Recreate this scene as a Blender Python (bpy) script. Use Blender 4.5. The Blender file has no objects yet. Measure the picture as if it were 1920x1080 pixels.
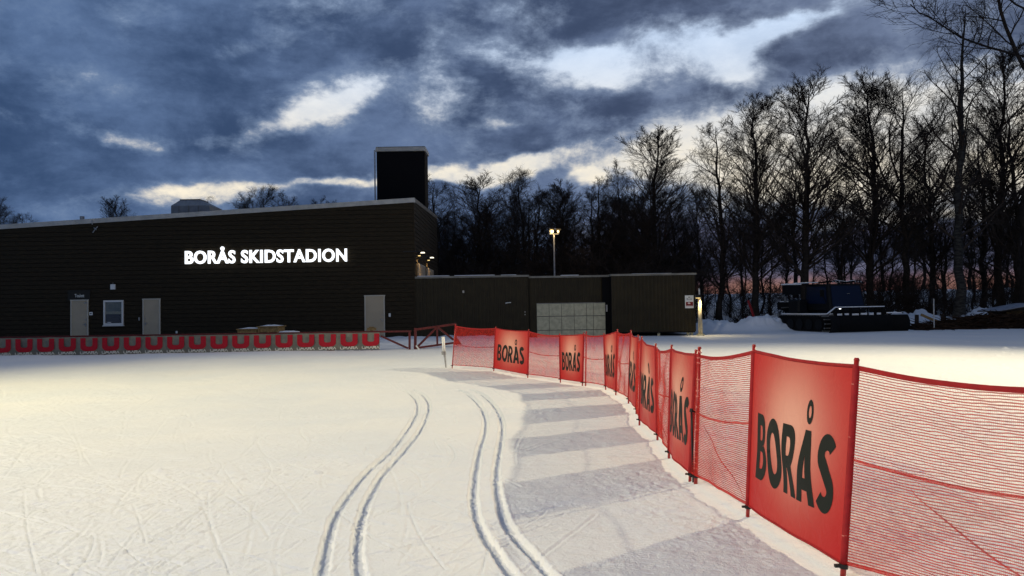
import bpy, bmesh, math, random
import numpy as np
from mathutils import Vector, Matrix, Euler
R = math.radians
scene = bpy.context.scene
COL = scene.collection

# ---------------------------------------------------------------- camera
CAM_Z = 1.6
PITCH, ROLL = R(1.45), R(0.9)
cam_d = bpy.data.cameras.new('camera'); cam_d.lens = 26.0; cam_d.sensor_width = 36.0
cam_d.clip_start = 0.05; cam_d.clip_end = 3000
cam = bpy.data.objects.new('camera', cam_d); COL.objects.link(cam)
cam.location = (0, 0, CAM_Z)
CM = Matrix.Rotation(R(90) + PITCH, 3, 'X') @ Matrix.Rotation(-ROLL, 3, 'Z')
cam.rotation_euler = CM.to_euler()
scene.camera = cam
FPX = 1920 * 26.0 / 36.0
CP = Vector((0, 0, CAM_Z))
def ray(px, py):
    return (CM @ Vector(((px - 960) / FPX, -(py - 540) / FPX, -1.0))).normalized()
def at(px, py, Y):
    d = ray(px, py); return CP + d * (Y / d.y)
def at_x(px, py, X):
    d = ray(px, py); return CP + d * (X / d.x)

# ---------------------------------------------------------------- exposure
vs = scene.view_settings
vs.view_transform = 'Standard'; vs.look = 'None'; vs.gamma = 1; vs.use_curve_mapping = False
vs.exposure = 0.0

# ---------------------------------------------------------------- tiny node language
class N:
    def __init__(s, tree, sock): s.t = tree; s.s = sock
    def _m(s, op, *o, clamp=False):
        n = s.t.nodes.new('ShaderNodeMath'); n.operation = op; n.use_clamp = clamp
        for i, v in enumerate((s,) + o):
            if isinstance(v, N): s.t.links.new(v.s, n.inputs[i])
            else: n.inputs[i].default_value = v
        return N(s.t, n.outputs[0])
    def __add__(s, o): return s._m('ADD', o)
    __radd__ = __add__
    def __sub__(s, o): return s._m('SUBTRACT', o)
    def __mul__(s, o): return s._m('MULTIPLY', o)
    __rmul__ = __mul__
    def __truediv__(s, o): return s._m('DIVIDE', o)
    def rng(s, a, b, c=0.0, d=1.0, smooth=True):
        n = s.t.nodes.new('ShaderNodeMapRange'); n.clamp = True
        n.interpolation_type = 'SMOOTHSTEP' if smooth else 'LINEAR'
        s.t.links.new(s.s, n.inputs[0])
        for i, v in enumerate((a, b, c, d)): n.inputs[1 + i].default_value = v
        return N(s.t, n.outputs[0])
def mixc(t, f, a, b):
    n = t.nodes.new('ShaderNodeMix'); n.data_type = 'RGBA'
    for k, v in ((0, f), (6, a), (7, b)):
        if isinstance(v, N): t.links.new(v.s, n.inputs[k])
        elif isinstance(v, (int, float)): n.inputs[k].default_value = v
        else: n.inputs[k].default_value = (*v, 1)
    return N(t, n.outputs[2])
def noise(t, vec, scale, detail=5, rough=.55, dist=0.0, col=False, off=(0, 0, 0), sc=(1, 1, 1)):
    mp = t.nodes.new('ShaderNodeMapping'); mp.inputs['Location'].default_value = off; mp.inputs['Scale'].default_value = sc
    t.links.new(vec, mp.inputs[0])
    n = t.nodes.new('ShaderNodeTexNoise'); n.inputs['Scale'].default_value = scale
    n.inputs['Detail'].default_value = detail; n.inputs['Roughness'].default_value = rough
    n.inputs['Distortion'].default_value = dist
    t.links.new(mp.outputs[0], n.inputs['Vector'])
    return N(t, n.outputs[1 if col else 0])

# ---------------------------------------------------------------- dusk sky (world)
world = bpy.data.worlds.new("World"); scene.world = world; world.use_nodes = True
wt = world.node_tree; wt.nodes.clear()
tc = wt.nodes.new('ShaderNodeTexCoord'); DIR = tc.outputs['Generated']
sep = wt.nodes.new('ShaderNodeSeparateXYZ'); wt.links.new(DIR, sep.inputs[0])
dx, dy, dz = (N(wt, sep.outputs[i]) for i in range(3))
az = dx._m('ARCTAN2', dy)
el = dz._m('ARCSINE')
w1 = noise(wt, DIR, 5.5, 4, .6, off=(3, 1, 7), sc=(1, 1, 2.0)) - .5
w2 = noise(wt, DIR, 6.0, 4, .6, off=(9, 4, 2), sc=(1, 1, 2.0)) - .5
azw = az + w1 * .13
elw = el + w2 * .070
def sky_az_el(px, py):
    d = ray(px, py); return math.atan2(d.x, d.y), math.asin(d.z)
#        px    py   rx  ry  tilt(px rise to right) amp
GAPS = [(600, 12, 85, 32, 0.15, .62), (545, 212, 130, 22, .28, .85), (700, 120, 60, 20, .2, .35), (1130, 165, 60, 12, 0, .4), (450, 90, 70, 18, .2, .25), (160, 150, 80, 16, 0, .2), (650, 190, 60, 26, .1, .6), (255, 268, 50, 14, -.2, .55),
        (838, 198, 52, 36, 0, .95), (800, 95, 30, 40, .5, .40), (930, 118, 70, 22, -.5, .60), (1000, 40, 90, 25, .2, .36),
        (1075, 122, 95, 24, -.25, .95), (1200, 88, 120, 22, .2, .75), (1335, 98, 90, 30, .1, .85), (1385, 128, 40, 30, 0, .8),
        (1490, 52, 100, 16, .1, .85), (930, 15, 60, 14, 0, .45), (930, 236, 30, 8, 0, .5), (370, 366, 130, 17, .1, .65),
        (640, 336, 110, 9, .05, .75), (880, 325, 110, 14, 0, 1.1), (1000, 312, 60, 10, .2, .6), (1110, 342, 30, 12, 0, .9),
        (1330, 275, 90, 16, .1, .55), (1500, 255, 230, 60, 0, 1.0), (1760, 262, 260, 62, 0, 1.25), (1400, 300, 160, 30, 0, .9), (1650, 285, 230, 40, 0, 1.1), (1850, 300, 160, 40, 0, .8),
        (20, 215, 60, 14, 0, .3), (1820, 30, 80, 20, .3, .3), (1330, 395, 60, 20, 0, .35), (1830, 395, 160, 12, 0, .7), (1560, 428, 160, 10, 0, .45)]
G = None
for px, py, rx, ry, tl, amp in GAPS:
    a0, e0 = sky_az_el(px, py)
    sx, sy = rx / FPX, ry / FPX
    da = azw - a0
    de = (elw - e0) - da * tl
    p = (da * (1 / sx)); q = (de * (1 / sy))
    g = ((p * p + q * q) * -.6)._m('EXPONENT') * amp
    G = g if G is None else G + g
nf = noise(wt, DIR, 8.5, 9, .66, .15, off=(5, 2, 1), sc=(1, 1, 1.7))
nbig = noise(wt, DIR, 4.2, 6, .52, .2, off=(2.3, 7, 4), sc=(1, 1, 2.1))
nstr = noise(wt, DIR, 4.5, 6, .6, .1, off=(12, 3, 8), sc=(1, 1, 6.5))
side = az._m('ABSOLUTE').rng(.75, 1.1)                    # beyond the photographed part: ordinary broken cloud
G = G + side * nbig.rng(.5, .72) * .8
nfi = noise(wt, DIR, 21, 6, .62, .1, off=(1, 8, 3), sc=(1, 1, 1.5))
gapr = (G * 1.32 + (nf - .5) * 2.5 + (nfi - .5) * 1.2 + (nbig - .5) * .6)
gap = gapr.rng(.12, 1.0)
core = gapr.rng(.50, 1.35)
bright = (nbig * .55 + nf * .55 + nstr * .15).rng(.48, .76)
left = az.rng(-.7, .5)
cd = mixc(wt, left, (.036, .072, .160), (.052, .072, .130))
cm = mixc(wt, left, (.105, .175, .33), (.165, .215, .34))
cloud = mixc(wt, bright, cd, cm)
gh = el.rng(.16, .38)
gc = mixc(wt, gh, (1.0, .90, .72), (.62, .77, 1.0))
gc = mixc(wt, (nf).rng(.35, .65), mixc(wt, .35, gc, (.30, .42, .62)), gc)
midc = mixc(wt, left, (.17, .25, .40), (.24, .30, .42))
gc = mixc(wt, core, midc, gc)
sky = mixc(wt, gap, cloud, gc)
# dark low bank with pink and orange streaks close to the horizon
low = (el + (nf - .5) * .05).rng(.085, .145, 1, 0)
lowc = mixc(wt, nstr.rng(.40, .62), (.050, .060, .105), (.17, .17, .26))
lowc = mixc(wt, (nstr + (nf - .5) * .4).rng(.56, .70) * el.rng(.04, .13, 1, .75), lowc, (.34, .20, .18))
rightm = az.rng(-.02, .22)
sky = mixc(wt, low * (gap * -.75 + 1) * rightm, sky, lowc)
hz = (el + (nstr - .5) * .03).rng(.018, .042, 1, 0)
sky = mixc(wt, hz * rightm, sky, mixc(wt, nf.rng(.4, .6), (.14, .065, .065), (.32, .16, .13)))
sky = mixc(wt, el.rng(-.02, 0.0, 1, 0), sky, (.04, .05, .08))
bg = wt.nodes.new('ShaderNodeBackground'); bg.inputs[1].default_value = 1.0
wt.links.new(sky.s, bg.inputs[0])
wo = wt.nodes.new('ShaderNodeOutputWorld'); wt.links.new(bg.outputs[0], wo.inputs[0])
try: world.cycles.sampling_method = 'MANUAL'; world.cycles.sample_map_resolution = 512
except Exception: pass

# floodlights of the ski stadium, all outside the picture: (x, y, height, aim, watts, colour, name)
FLOODS = [
    ((25.0, 23.0, 16.0), (-1, 10, 0), 35500, (1.0, .86, .56), 'tall grey floodlight mast out to the right of the red netting', 47),
    ((-15.5, -9.0, 13.0), (-1, 9, 0), 12000, (1.0, .91, .80), 'tall grey floodlight mast behind the photographer on the left', 40),
    ((-21.0, 15.0, 13.0), (-3, 11, 0), 12500, (1.0, .86, .45), 'tall grey floodlight mast left of the groomed ski tracks', 56),
]

# ---------------------------------------------------------------- materials
MATS = {}
def pmat(name, base, rough=.7, var=.0, vscale=6, bump=0.0, bscale=40, metal=0.0, emit=None, estr=0, spec=.3, base2=None, vsc=(1, 1, 1), trans=0.0):
    if name in MATS: return MATS[name]
    m = bpy.data.materials.new(name); m.use_nodes = True; t = m.node_tree
    b = t.nodes['Principled BSDF']
    b.inputs['Roughness'].default_value = rough; b.inputs['Metallic'].default_value = metal
    b.inputs['Specular IOR Level'].default_value = spec
    b.inputs['Base Color'].default_value = (*base, 1)
    c = t.nodes.new('ShaderNodeTexCoord').outputs['Object']
    if var > 0 or base2:
        n = noise(t, c, vscale, 5, .6, sc=vsc)
        d = base2 or tuple(v * (1 - var) for v in base)
        cc = mixc(t, n.rng(.35, .65), d, base)
        t.links.new(cc.s, b.inputs['Base Color'])
    if bump > 0:
        n = noise(t, c, bscale, 4, .6)
        bp = t.nodes.new('ShaderNodeBump'); bp.inputs['Strength'].default_value = 1; bp.inputs['Distance'].default_value = bump
        t.links.new(n.s, bp.inputs['Height']); t.links.new(bp.outputs[0], b.inputs['Normal'])
    if emit:
        b.inputs['Emission Color'].default_value = (*emit, 1); b.inputs['Emission Strength'].default_value = estr
    if trans > 0:
        o = t.nodes['Material Output']
        tr = t.nodes.new('ShaderNodeBsdfTranslucent'); tr.inputs[0].default_value = (*base, 1)
        mx = t.nodes.new('ShaderNodeMixShader'); mx.inputs[0].default_value = trans
        t.links.new(b.outputs[0], mx.inputs[1]); t.links.new(tr.outputs[0], mx.inputs[2]); t.links.new(mx.outputs[0], o.inputs[0])
    MATS[name] = m; return m

M_clad = pmat('dark_brown_boards', (.034, .024, .011), .75, .45, 3, .004, 60, vsc=(1, 1, 9), spec=.2)
M_ribs = pmat('dark_brown_profiled_cladding', (.031, .023, .009), .6, .30, 2, spec=.25)
M_black = pmat('black_panel', (.006, .006, .007), .8, spec=.1)
M_flash = pmat('pale_metal_flashing', (.50, .49, .45), .5, .2, 2, .001, 20)
M_flash2 = pmat('grey_metal_flashing', (.22, .21, .18), .5, .3, 2)
M_door = pmat('beige_door_paint', (.46, .38, .26), .55, .08, 1.5, spec=.3)
M_doorf = pmat('beige_frame_paint', (.50, .46, .37), .5)
M_white = pmat('white_plastic', (.75, .75, .70), .5)
M_whitef = pmat('white_window_paint', (.66, .66, .62), .5)
M_metal = pmat('dull_steel', (.35, .35, .34), .4, .2, 10, metal=.8)
M_galv = pmat('galvanised_steel', (.45, .46, .46), .45, .25, 8, metal=.6)
M_glass = pmat('window_glass', (.012, .016, .020), .06, spec=.8)
M_blind = pmat('grey_green_blind', (.12, .13, .10), .8, .3, 3)
M_inner = pmat('dark_room', (.02, .02, .026), .8, .5, 6)
M_conc = pmat('pale_grey_green_panel', (.50, .47, .32), .8, .0, 5, .006, 30, base2=(.38, .36, .25))
M_rail = pmat('red_brown_painted_rail', (.115, .012, .012), .5, .4, 6)
M_pole = pmat('red_fence_pole', (.42, .018, .014), .35, .25, 20, spec=.5)
M_net = pmat('red_net_thread', (.66, .040, .030), .6, .2, 8, trans=.35)
M_hem = pmat('dark_red_hem', (.42, .018, .022), .7, .2, 20, trans=.2)
M_blackp = pmat('black_plastic', (.012, .012, .012), .5)
M_ink = pmat('black_print', (.010, .013, .011), .6, spec=.2)
M_wood = pmat('weathered_wood', (.30, .20, .08), .8, .4, 12, .004, 60)
M_snowcap = pmat('loose_snow', (.78, .81, .85), .6, .06, 6, .01, 30)
M_bark = pmat('dark_bark', (.040, .032, .026), .9, .4, 4, .01, 20, spec=.1)
M_twig = pmat('dark_twigs', (.050, .038, .030), .9, spec=.1)
M_birch = pmat('birch_bark', (.055, .052, .046), .85, .75, 3.5, spec=.1, base2=(.02, .018, .016), vsc=(1, 1, 2.5))
M_brush = pmat('brown_brushwood', (.045, .026, .016), .9, .5, 3, spec=.1)
M_letter = pmat('lit_white_letter', (.9, .9, .9), .5, emit=(.93, .97, 1.0), estr=1.5)
M_lampw = pmat('warm_lamp_glass', (.9, .8, .6), .5, emit=(1.0, .70, .24), estr=1.5)
M_lampc = pmat('cool_lamp_glass', (.9, .9, .8), .5, emit=(1.0, .90, .66), estr=2)
M_headl = pmat('small_white_lamp', (.9, .9, .9), .5, emit=(.95, .97, 1.0), estr=4)
M_bmesh = pmat('grey_banner_mesh', (.235, .225, .175), .8, .25, 2.5, .01, 5)
M_logo = pmat('crimson_logo_print', (.46, .008, .022), .7, .12, 6)
M_wtext = pmat('white_print', (.70, .68, .58), .7)
M_gblack = pmat('groomer_black_steel', (.004, .004, .0045), .7, .3, 4, spec=.12)
M_gdark = pmat('groomer_dark_body', (.005, .006, .008), .6, .3, 3, spec=.15)
M_gglass = pmat('groomer_blue_glass', (.003, .009, .030), .2, spec=.15)
M_gred = pmat('groomer_red_paint', (.30, .012, .016), .45)
M_rust = pmat('rusty_fastener', (.16, .05, .02), .8)
M_hutw = pmat('old_hut_boards', (.075, .052, .020), .85, .5, 6)

_t = M_net.node_tree; _o = _t.nodes['Material Output']; _l = _o.inputs[0].links[0].from_socket
_tr = _t.nodes.new('ShaderNodeBsdfTransparent'); _mx = _t.nodes.new('ShaderNodeMixShader'); _mx.inputs[0].default_value = .42
_t.links.new(_l, _mx.inputs[1]); _t.links.new(_tr.outputs[0], _mx.inputs[2]); _t.links.new(_mx.outputs[0], _o.inputs[0])
def snow_mat():
    m = bpy.data.materials.new('groomed_snow'); m.use_nodes = True; t = m.node_tree
    b = t.nodes['Principled BSDF']; b.inputs['Roughness'].default_value = .55
    b.inputs['Specular IOR Level'].default_value = .25
    c = t.nodes.new('ShaderNodeTexCoord').outputs['Object']
    n1 = noise(t, c, .35, 4, .5); n2 = noise(t, c, 5, 5, .6)
    cc = mixc(t, n1.rng(.3, .7), (.80, .825, .855), (.87, .875, .87))
    cc = mixc(t, n2.rng(.55, .8) * .35, cc, (.72, .735, .76))
    t.links.new(cc.s, b.inputs['Base Color'])
    a = noise(t, c, 9, 6, .68, .3); f = noise(t, c, 70, 3, .6); g = noise(t, c, 1.6, 4, .55)
    st = noise(t, c, 9, 4, .6, sc=(.16, 1.0, 1.0), off=(3, 3, 0))
    h = a * .022 + f * .006 + g * .035 + st * .018
    bp = t.nodes.new('ShaderNodeBump'); bp.inputs['Strength'].default_value = .9; bp.inputs['Distance'].default_value = 1
    t.links.new(h.s, bp.inputs['Height']); t.links.new(bp.outputs[0], b.inputs['Normal'])
    return m
M_snow = snow_mat()

def banner_mat():
    m = bpy.data.materials.new('red_banner_print'); m.use_nodes = True; t = m.node_tree
    b = t.nodes['Principled BSDF']; b.inputs['Roughness'].default_value = .5; b.inputs['Specular IOR Level'].default_value = .3
    uv = t.nodes.new('ShaderNodeUVMap').outputs[0]
    s = t.nodes.new('ShaderNodeSeparateXYZ'); t.links.new(uv, s.inputs[0])
    u, v = N(t, s.outputs[0]), N(t, s.outputs[1])
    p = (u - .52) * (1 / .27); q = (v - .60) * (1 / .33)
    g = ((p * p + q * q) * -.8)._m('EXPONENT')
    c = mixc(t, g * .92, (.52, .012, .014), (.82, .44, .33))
    t.links.new(c.s, b.inputs['Base Color'])
    o = t.nodes['Material Output']
    tr = t.nodes.new('ShaderNodeBsdfTranslucent'); t.links.new(c.s, tr.inputs[0])
    mx = t.nodes.new('ShaderNodeMixShader'); mx.inputs[0].default_value = .16
    t.links.new(b.outputs[0], mx.inputs[1]); t.links.new(tr.outputs[0], mx.inputs[2]); t.links.new(mx.outputs[0], o.inputs[0])
    oc = t.nodes.new('ShaderNodeTexCoord').outputs['Object']
    n = noise(t, oc, 7, 3, .5, .6)
    bp = t.nodes.new('ShaderNodeBump'); bp.inputs['Strength'].default_value = .5; bp.inputs['Distance'].default_value = .03
    t.links.new(n.s, bp.inputs['Height']); t.links.new(bp.outputs[0], b.inputs['Normal'])
    return m
M_banner = banner_mat()

# ---------------------------------------------------------------- object helpers
ORIG = {}
def thing(name, label, cat, loc, group=None):
    o = bpy.data.objects.new(name, None); COL.objects.link(o)
    o.location = loc; o.empty_display_size = .2; o['label'] = label; o['category'] = cat
    if group: o['group'] = group
    ORIG[o] = Vector(loc); return o
def tag(o, label, cat, group=None, kind=None):
    if label: o['label'] = label
    if cat: o['category'] = cat
    if group: o['group'] = group
    if kind: o['kind'] = kind
    return o
def link(name, me, mat, parent=None, off=None):
    o = bpy.data.objects.new(name, me); COL.objects.link(o)
    if mat is not None and not len(me.materials): me.materials.append(mat)
    if parent is not None:
        o.parent = parent; ORIG[o] = ORIG[parent]
    else: ORIG[o] = Vector((0, 0, 0))
    return o
def np_mesh(name, V, F, smooth=False):
    me = bpy.data.meshes.new(name); V = np.asarray(V, dtype=np.float32); F = np.asarray(F, dtype=np.int32)
    k = F.shape[1]; me.vertices.add(len(V)); me.vertices.foreach_set('co', V.ravel())
    me.loops.add(F.size); me.loops.foreach_set('vertex_index', F.ravel())
    me.polygons.add(len(F)); me.polygons.foreach_set('loop_start', np.arange(0, F.size, k, dtype=np.int32))
    me.polygons.foreach_set('loop_total', np.full(len(F), k, dtype=np.int32))
    if smooth: me.polygons.foreach_set('use_smooth', np.ones(len(F), dtype=bool))
    me.update(calc_edges=True); me.validate(); return me

class MB:
    def __init__(s): s.v = []; s.f = []
    def add(s, vs, fs):
        o = len(s.v); s.v += [Vector(v) for v in vs]; s.f += [tuple(i + o for i in f) for f in fs]; return s
    def box(s, c, d, rz=0, M=None, taper=1.0):
        x, y, z = d[0] / 2, d[1] / 2, d[2] / 2
        vs = [Vector((a * x * (taper if k > 0 else 1), b * y * (taper if k > 0 else 1), k * z)) for k in (-1, 1) for a, b in ((-1, -1), (1, -1), (1, 1), (-1, 1))]
        m = M if M is not None else Matrix.Rotation(rz, 3, 'Z')
        vs = [m @ v + Vector(c) for v in vs]
        return s.add(vs, [(3, 2, 1, 0), (4, 5, 6, 7), (0, 1, 5, 4), (1, 2, 6, 5), (2, 3, 7, 6), (3, 0, 4, 7)])
    def b2(s, a, b):   # box by two corners
        a, b = Vector(a), Vector(b)
        return s.box((a + b) / 2, [abs(b[i] - a[i]) for i in range(3)])
    def bar(s, p, q, w, h=None):
        p, q = Vector(p), Vector(q); d = q - p; h = h or w
        m = d.to_track_quat('Z', 'Y').to_matrix()
        return s.box((p + q) / 2, (w, h, d.length), M=m)
    def tube(s, pts, r, n=8, caps=True):
        pts = [Vector(p) for p in pts]; rs = r if isinstance(r, (list, tuple)) else [r] * len(pts)
        vs = []; fs = []
        for i, p in enumerate(pts):
            d = (pts[min(i + 1, len(pts) - 1)] - pts[max(i - 1, 0)]).normalized()
            ref = Vector((0, 0, 1)) if abs(d.z) < .9 else Vector((1, 0, 0))
            a = d.cross(ref).normalized(); b = d.cross(a)
            for k in range(n):
                t = 2 * math.pi * k / n; vs.append(p + (a * math.cos(t) + b * math.sin(t)) * rs[i])
        for i in range(len(pts) - 1):
            for k in range(n):
                k2 = (k + 1) % n; fs.append((i * n + k, i * n + k2, (i + 1) * n + k2, (i + 1) * n + k))
        if caps: fs.append(tuple(range(n - 1, -1, -1))); fs.append(tuple((len(pts) - 1) * n + k for k in range(n)))
        return s.add(vs, fs)
    def prism(s, poly, a, b, ax=1):   # polygon in the two other axes extruded along ax
        def mk(p, t):
            l = list(p); l.insert(ax, t); return l
        n = len(poly); vs = [mk(p, a) for p in poly] + [mk(p, b) for p in poly]
        fs = [tuple(range(n)), tuple(range(2 * n - 1, n - 1, -1))] + [(i, n + i, n + (i + 1) % n, (i + 1) % n) for i in range(n)]
        return s.add(vs, fs)
    def build(s, name, mat, parent=None, smooth=False, bevel=0):
        off = ORIG[parent] if parent is not None else Vector((0, 0, 0))
        me = bpy.data.meshes.new(name); me.from_pydata([v - off for v in s.v], [], s.f)
        bm = bmesh.new(); bm.from_mesh(me); bmesh.ops.recalc_face_normals(bm, faces=bm.faces)
        if bevel: bmesh.ops.bevel(bm, geom=bm.edges[:] , offset=bevel, segments=1, affect='EDGES')
        bm.to_mesh(me); bm.free()
        if smooth: me.polygons.foreach_set('use_smooth', [True] * len(me.polygons))
        me.update(); return link(name, me, mat, parent)

def text_mesh(txt, bold=0.0, extrude=0.0, space=1.0):
    cu = bpy.data.curves.new('t', 'FONT'); cu.body = txt; cu.size = 1; cu.offset = bold; cu.extrude = extrude; cu.resolution_u = 4
    cu.space_character = space
    o = bpy.data.objects.new('t', cu); COL.objects.link(o)
    dg = bpy.context.evaluated_depsgraph_get(); me = bpy.data.meshes.new_from_object(o.evaluated_get(dg))
    bpy.data.objects.remove(o); return me
def curve_fill(loops):
    cu = bpy.data.curves.new('c', 'CURVE'); cu.dimensions = '2D'; cu.fill_mode = 'BOTH'
    for L in loops:
        sp = cu.splines.new('POLY'); sp.points.add(len(L) - 1); sp.use_cyclic_u = True
        for i, p in enumerate(L): sp.points[i].co = (p[0], p[1], 0, 1)
    o = bpy.data.objects.new('c', cu); COL.objects.link(o)
    dg = bpy.context.evaluated_depsgraph_get(); me = bpy.data.meshes.new_from_object(o.evaluated_get(dg))
    bpy.data.objects.remove(o); return me
def fit(me, w=None, h=None):
    co = np.zeros(len(me.vertices) * 3); me.vertices.foreach_get('co', co); co = co.reshape(-1, 3)
    lo, hi = co.min(0), co.max(0); s = hi - lo
    co[:, 0] = (co[:, 0] - lo[0]) * ((w / s[0]) if w else 1); co[:, 1] = (co[:, 1] - lo[1]) * ((h / s[1]) if h else 1)
    me.vertices.foreach_set('co', co.ravel()); me.update(); return me

# ---------------------------------------------------------------- terrain
rng = np.random.default_rng(7)
PH = rng.uniform(0, 6.28, 24)
def sstep(a, b, x):
    t = np.clip((x - a) / (b - a), 0, 1); return t * t * (3 - 2 * t)
def terr(x, y):
    x = np.asarray(x, float); y = np.asarray(y, float)
    z = -.20 * np.exp(-((y - 14.5) / 7.0) ** 2)
    z = z + .020 * np.sin(x * .55 + PH[0]) * np.sin(y * .42 + PH[1]) * sstep(7, 13, np.hypot(x, y))
    z = z + .012 * np.sin(x * 1.3 + PH[2] + y * .3) * np.sin(y * .9 + PH[3]) * sstep(7, 13, np.hypot(x, y))
    # rough snow berm between the rail fence and the building
    m = sstep(30.0, 31.5, y) * (1 - sstep(37.2, 37.9, y)) * (1 - sstep(-1.0, 1.5, x))
    z = z + m * (.16 + .05 * np.sin(x * 2.1 + PH[4]) * np.sin(y * 1.9 + PH[5]) + .03 * np.sin(x * 5.3 + PH[6]) * np.sin(y * 4.1))
    # ploughed bank beyond the field, right of the buildings
    c = 42.8 + .5 * np.sin(x * .45)
    env = sstep(9.5, 11.2, x) * (1 - sstep(15.0, 19.0, x))
    hgt = .62 + .13 * np.sin(x * 1.3 + 1) + .08 * np.sin(x * 3.1 + 2)
    z = z + env * hgt * np.exp(-(np.abs(y - c) / 1.25) ** 3)
    c2 = 45.5; env2 = sstep(19, 21, x)
    z = z + env2 * (.85 + .25 * np.sin(x * 1.1) + .15 * np.sin(x * 3.3)) * np.exp(-((y - c2) / 1.3) ** 2)
    rr = np.hypot(x, y)
    z = z + sstep(56, 92, rr) * 2.7 * sstep(0, 8, y) - .02 * np.maximum(rr - 110, 0) * sstep(0, 8, y)
    z = z + sstep(46, 60, rr) * .12 * np.sin(x * .6) * np.sin(y * .5)
    return z
def ground_hit(px, py):
    d = ray(px, py); t = 1.0
    while t < 200:
        p = CP + d * t
        if p.z <= float(terr(p.x, p.y)): break
        t += .02
    return p
TRACKS = [
 [(601, 1110), (602.7, 1080), (612.8, 1025), (627, 972.5), (653.4, 928), (690, 883), (734.7, 842.5), (763, 806), (781.4, 773.4), (781.4, 753), (771, 739), (755, 731)],
 [(680, 1110), (675.8, 1080), (669.7, 1025), (677.8, 972.5), (694, 928), (722.5, 883), (759, 842.5), (787.5, 806), (802.5, 773.4), (802.5, 753), (791.6, 739), (773, 731)],
 [(985, 1110), (962, 1080), (929.7, 1037.5), (901, 989), (888, 940), (891, 891), (899, 842.5), (909, 806), (909, 781.6), (897, 757), (877, 739), (858.6, 731)],
 [(1058, 1110), (1033, 1080), (986.6, 1029), (954, 989), (935.8, 940), (929.7, 891), (935.8, 842.5), (941, 806), (937.8, 781.6), (923.6, 757), (903, 739), (881, 731)]]
def smooth_path(P, n=10):
    out = []
    for i in range(len(P) - 1):
        p0 = P[max(i - 1, 0)]; p1 = P[i]; p2 = P[i + 1]; p3 = P[min(i + 2, len(P) - 1)]
        for k in range(n):
            t = k / n
            out.append(tuple(.5 * ((2 * b) + (c - a) * t + (2 * a - 5 * b + 4 * c - d) * t * t + (-a + 3 * b - 3 * c + d) * t ** 3) for a, b, c, d in zip(p0, p1, p2, p3)))
    out.append(P[-1]); return out
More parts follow.
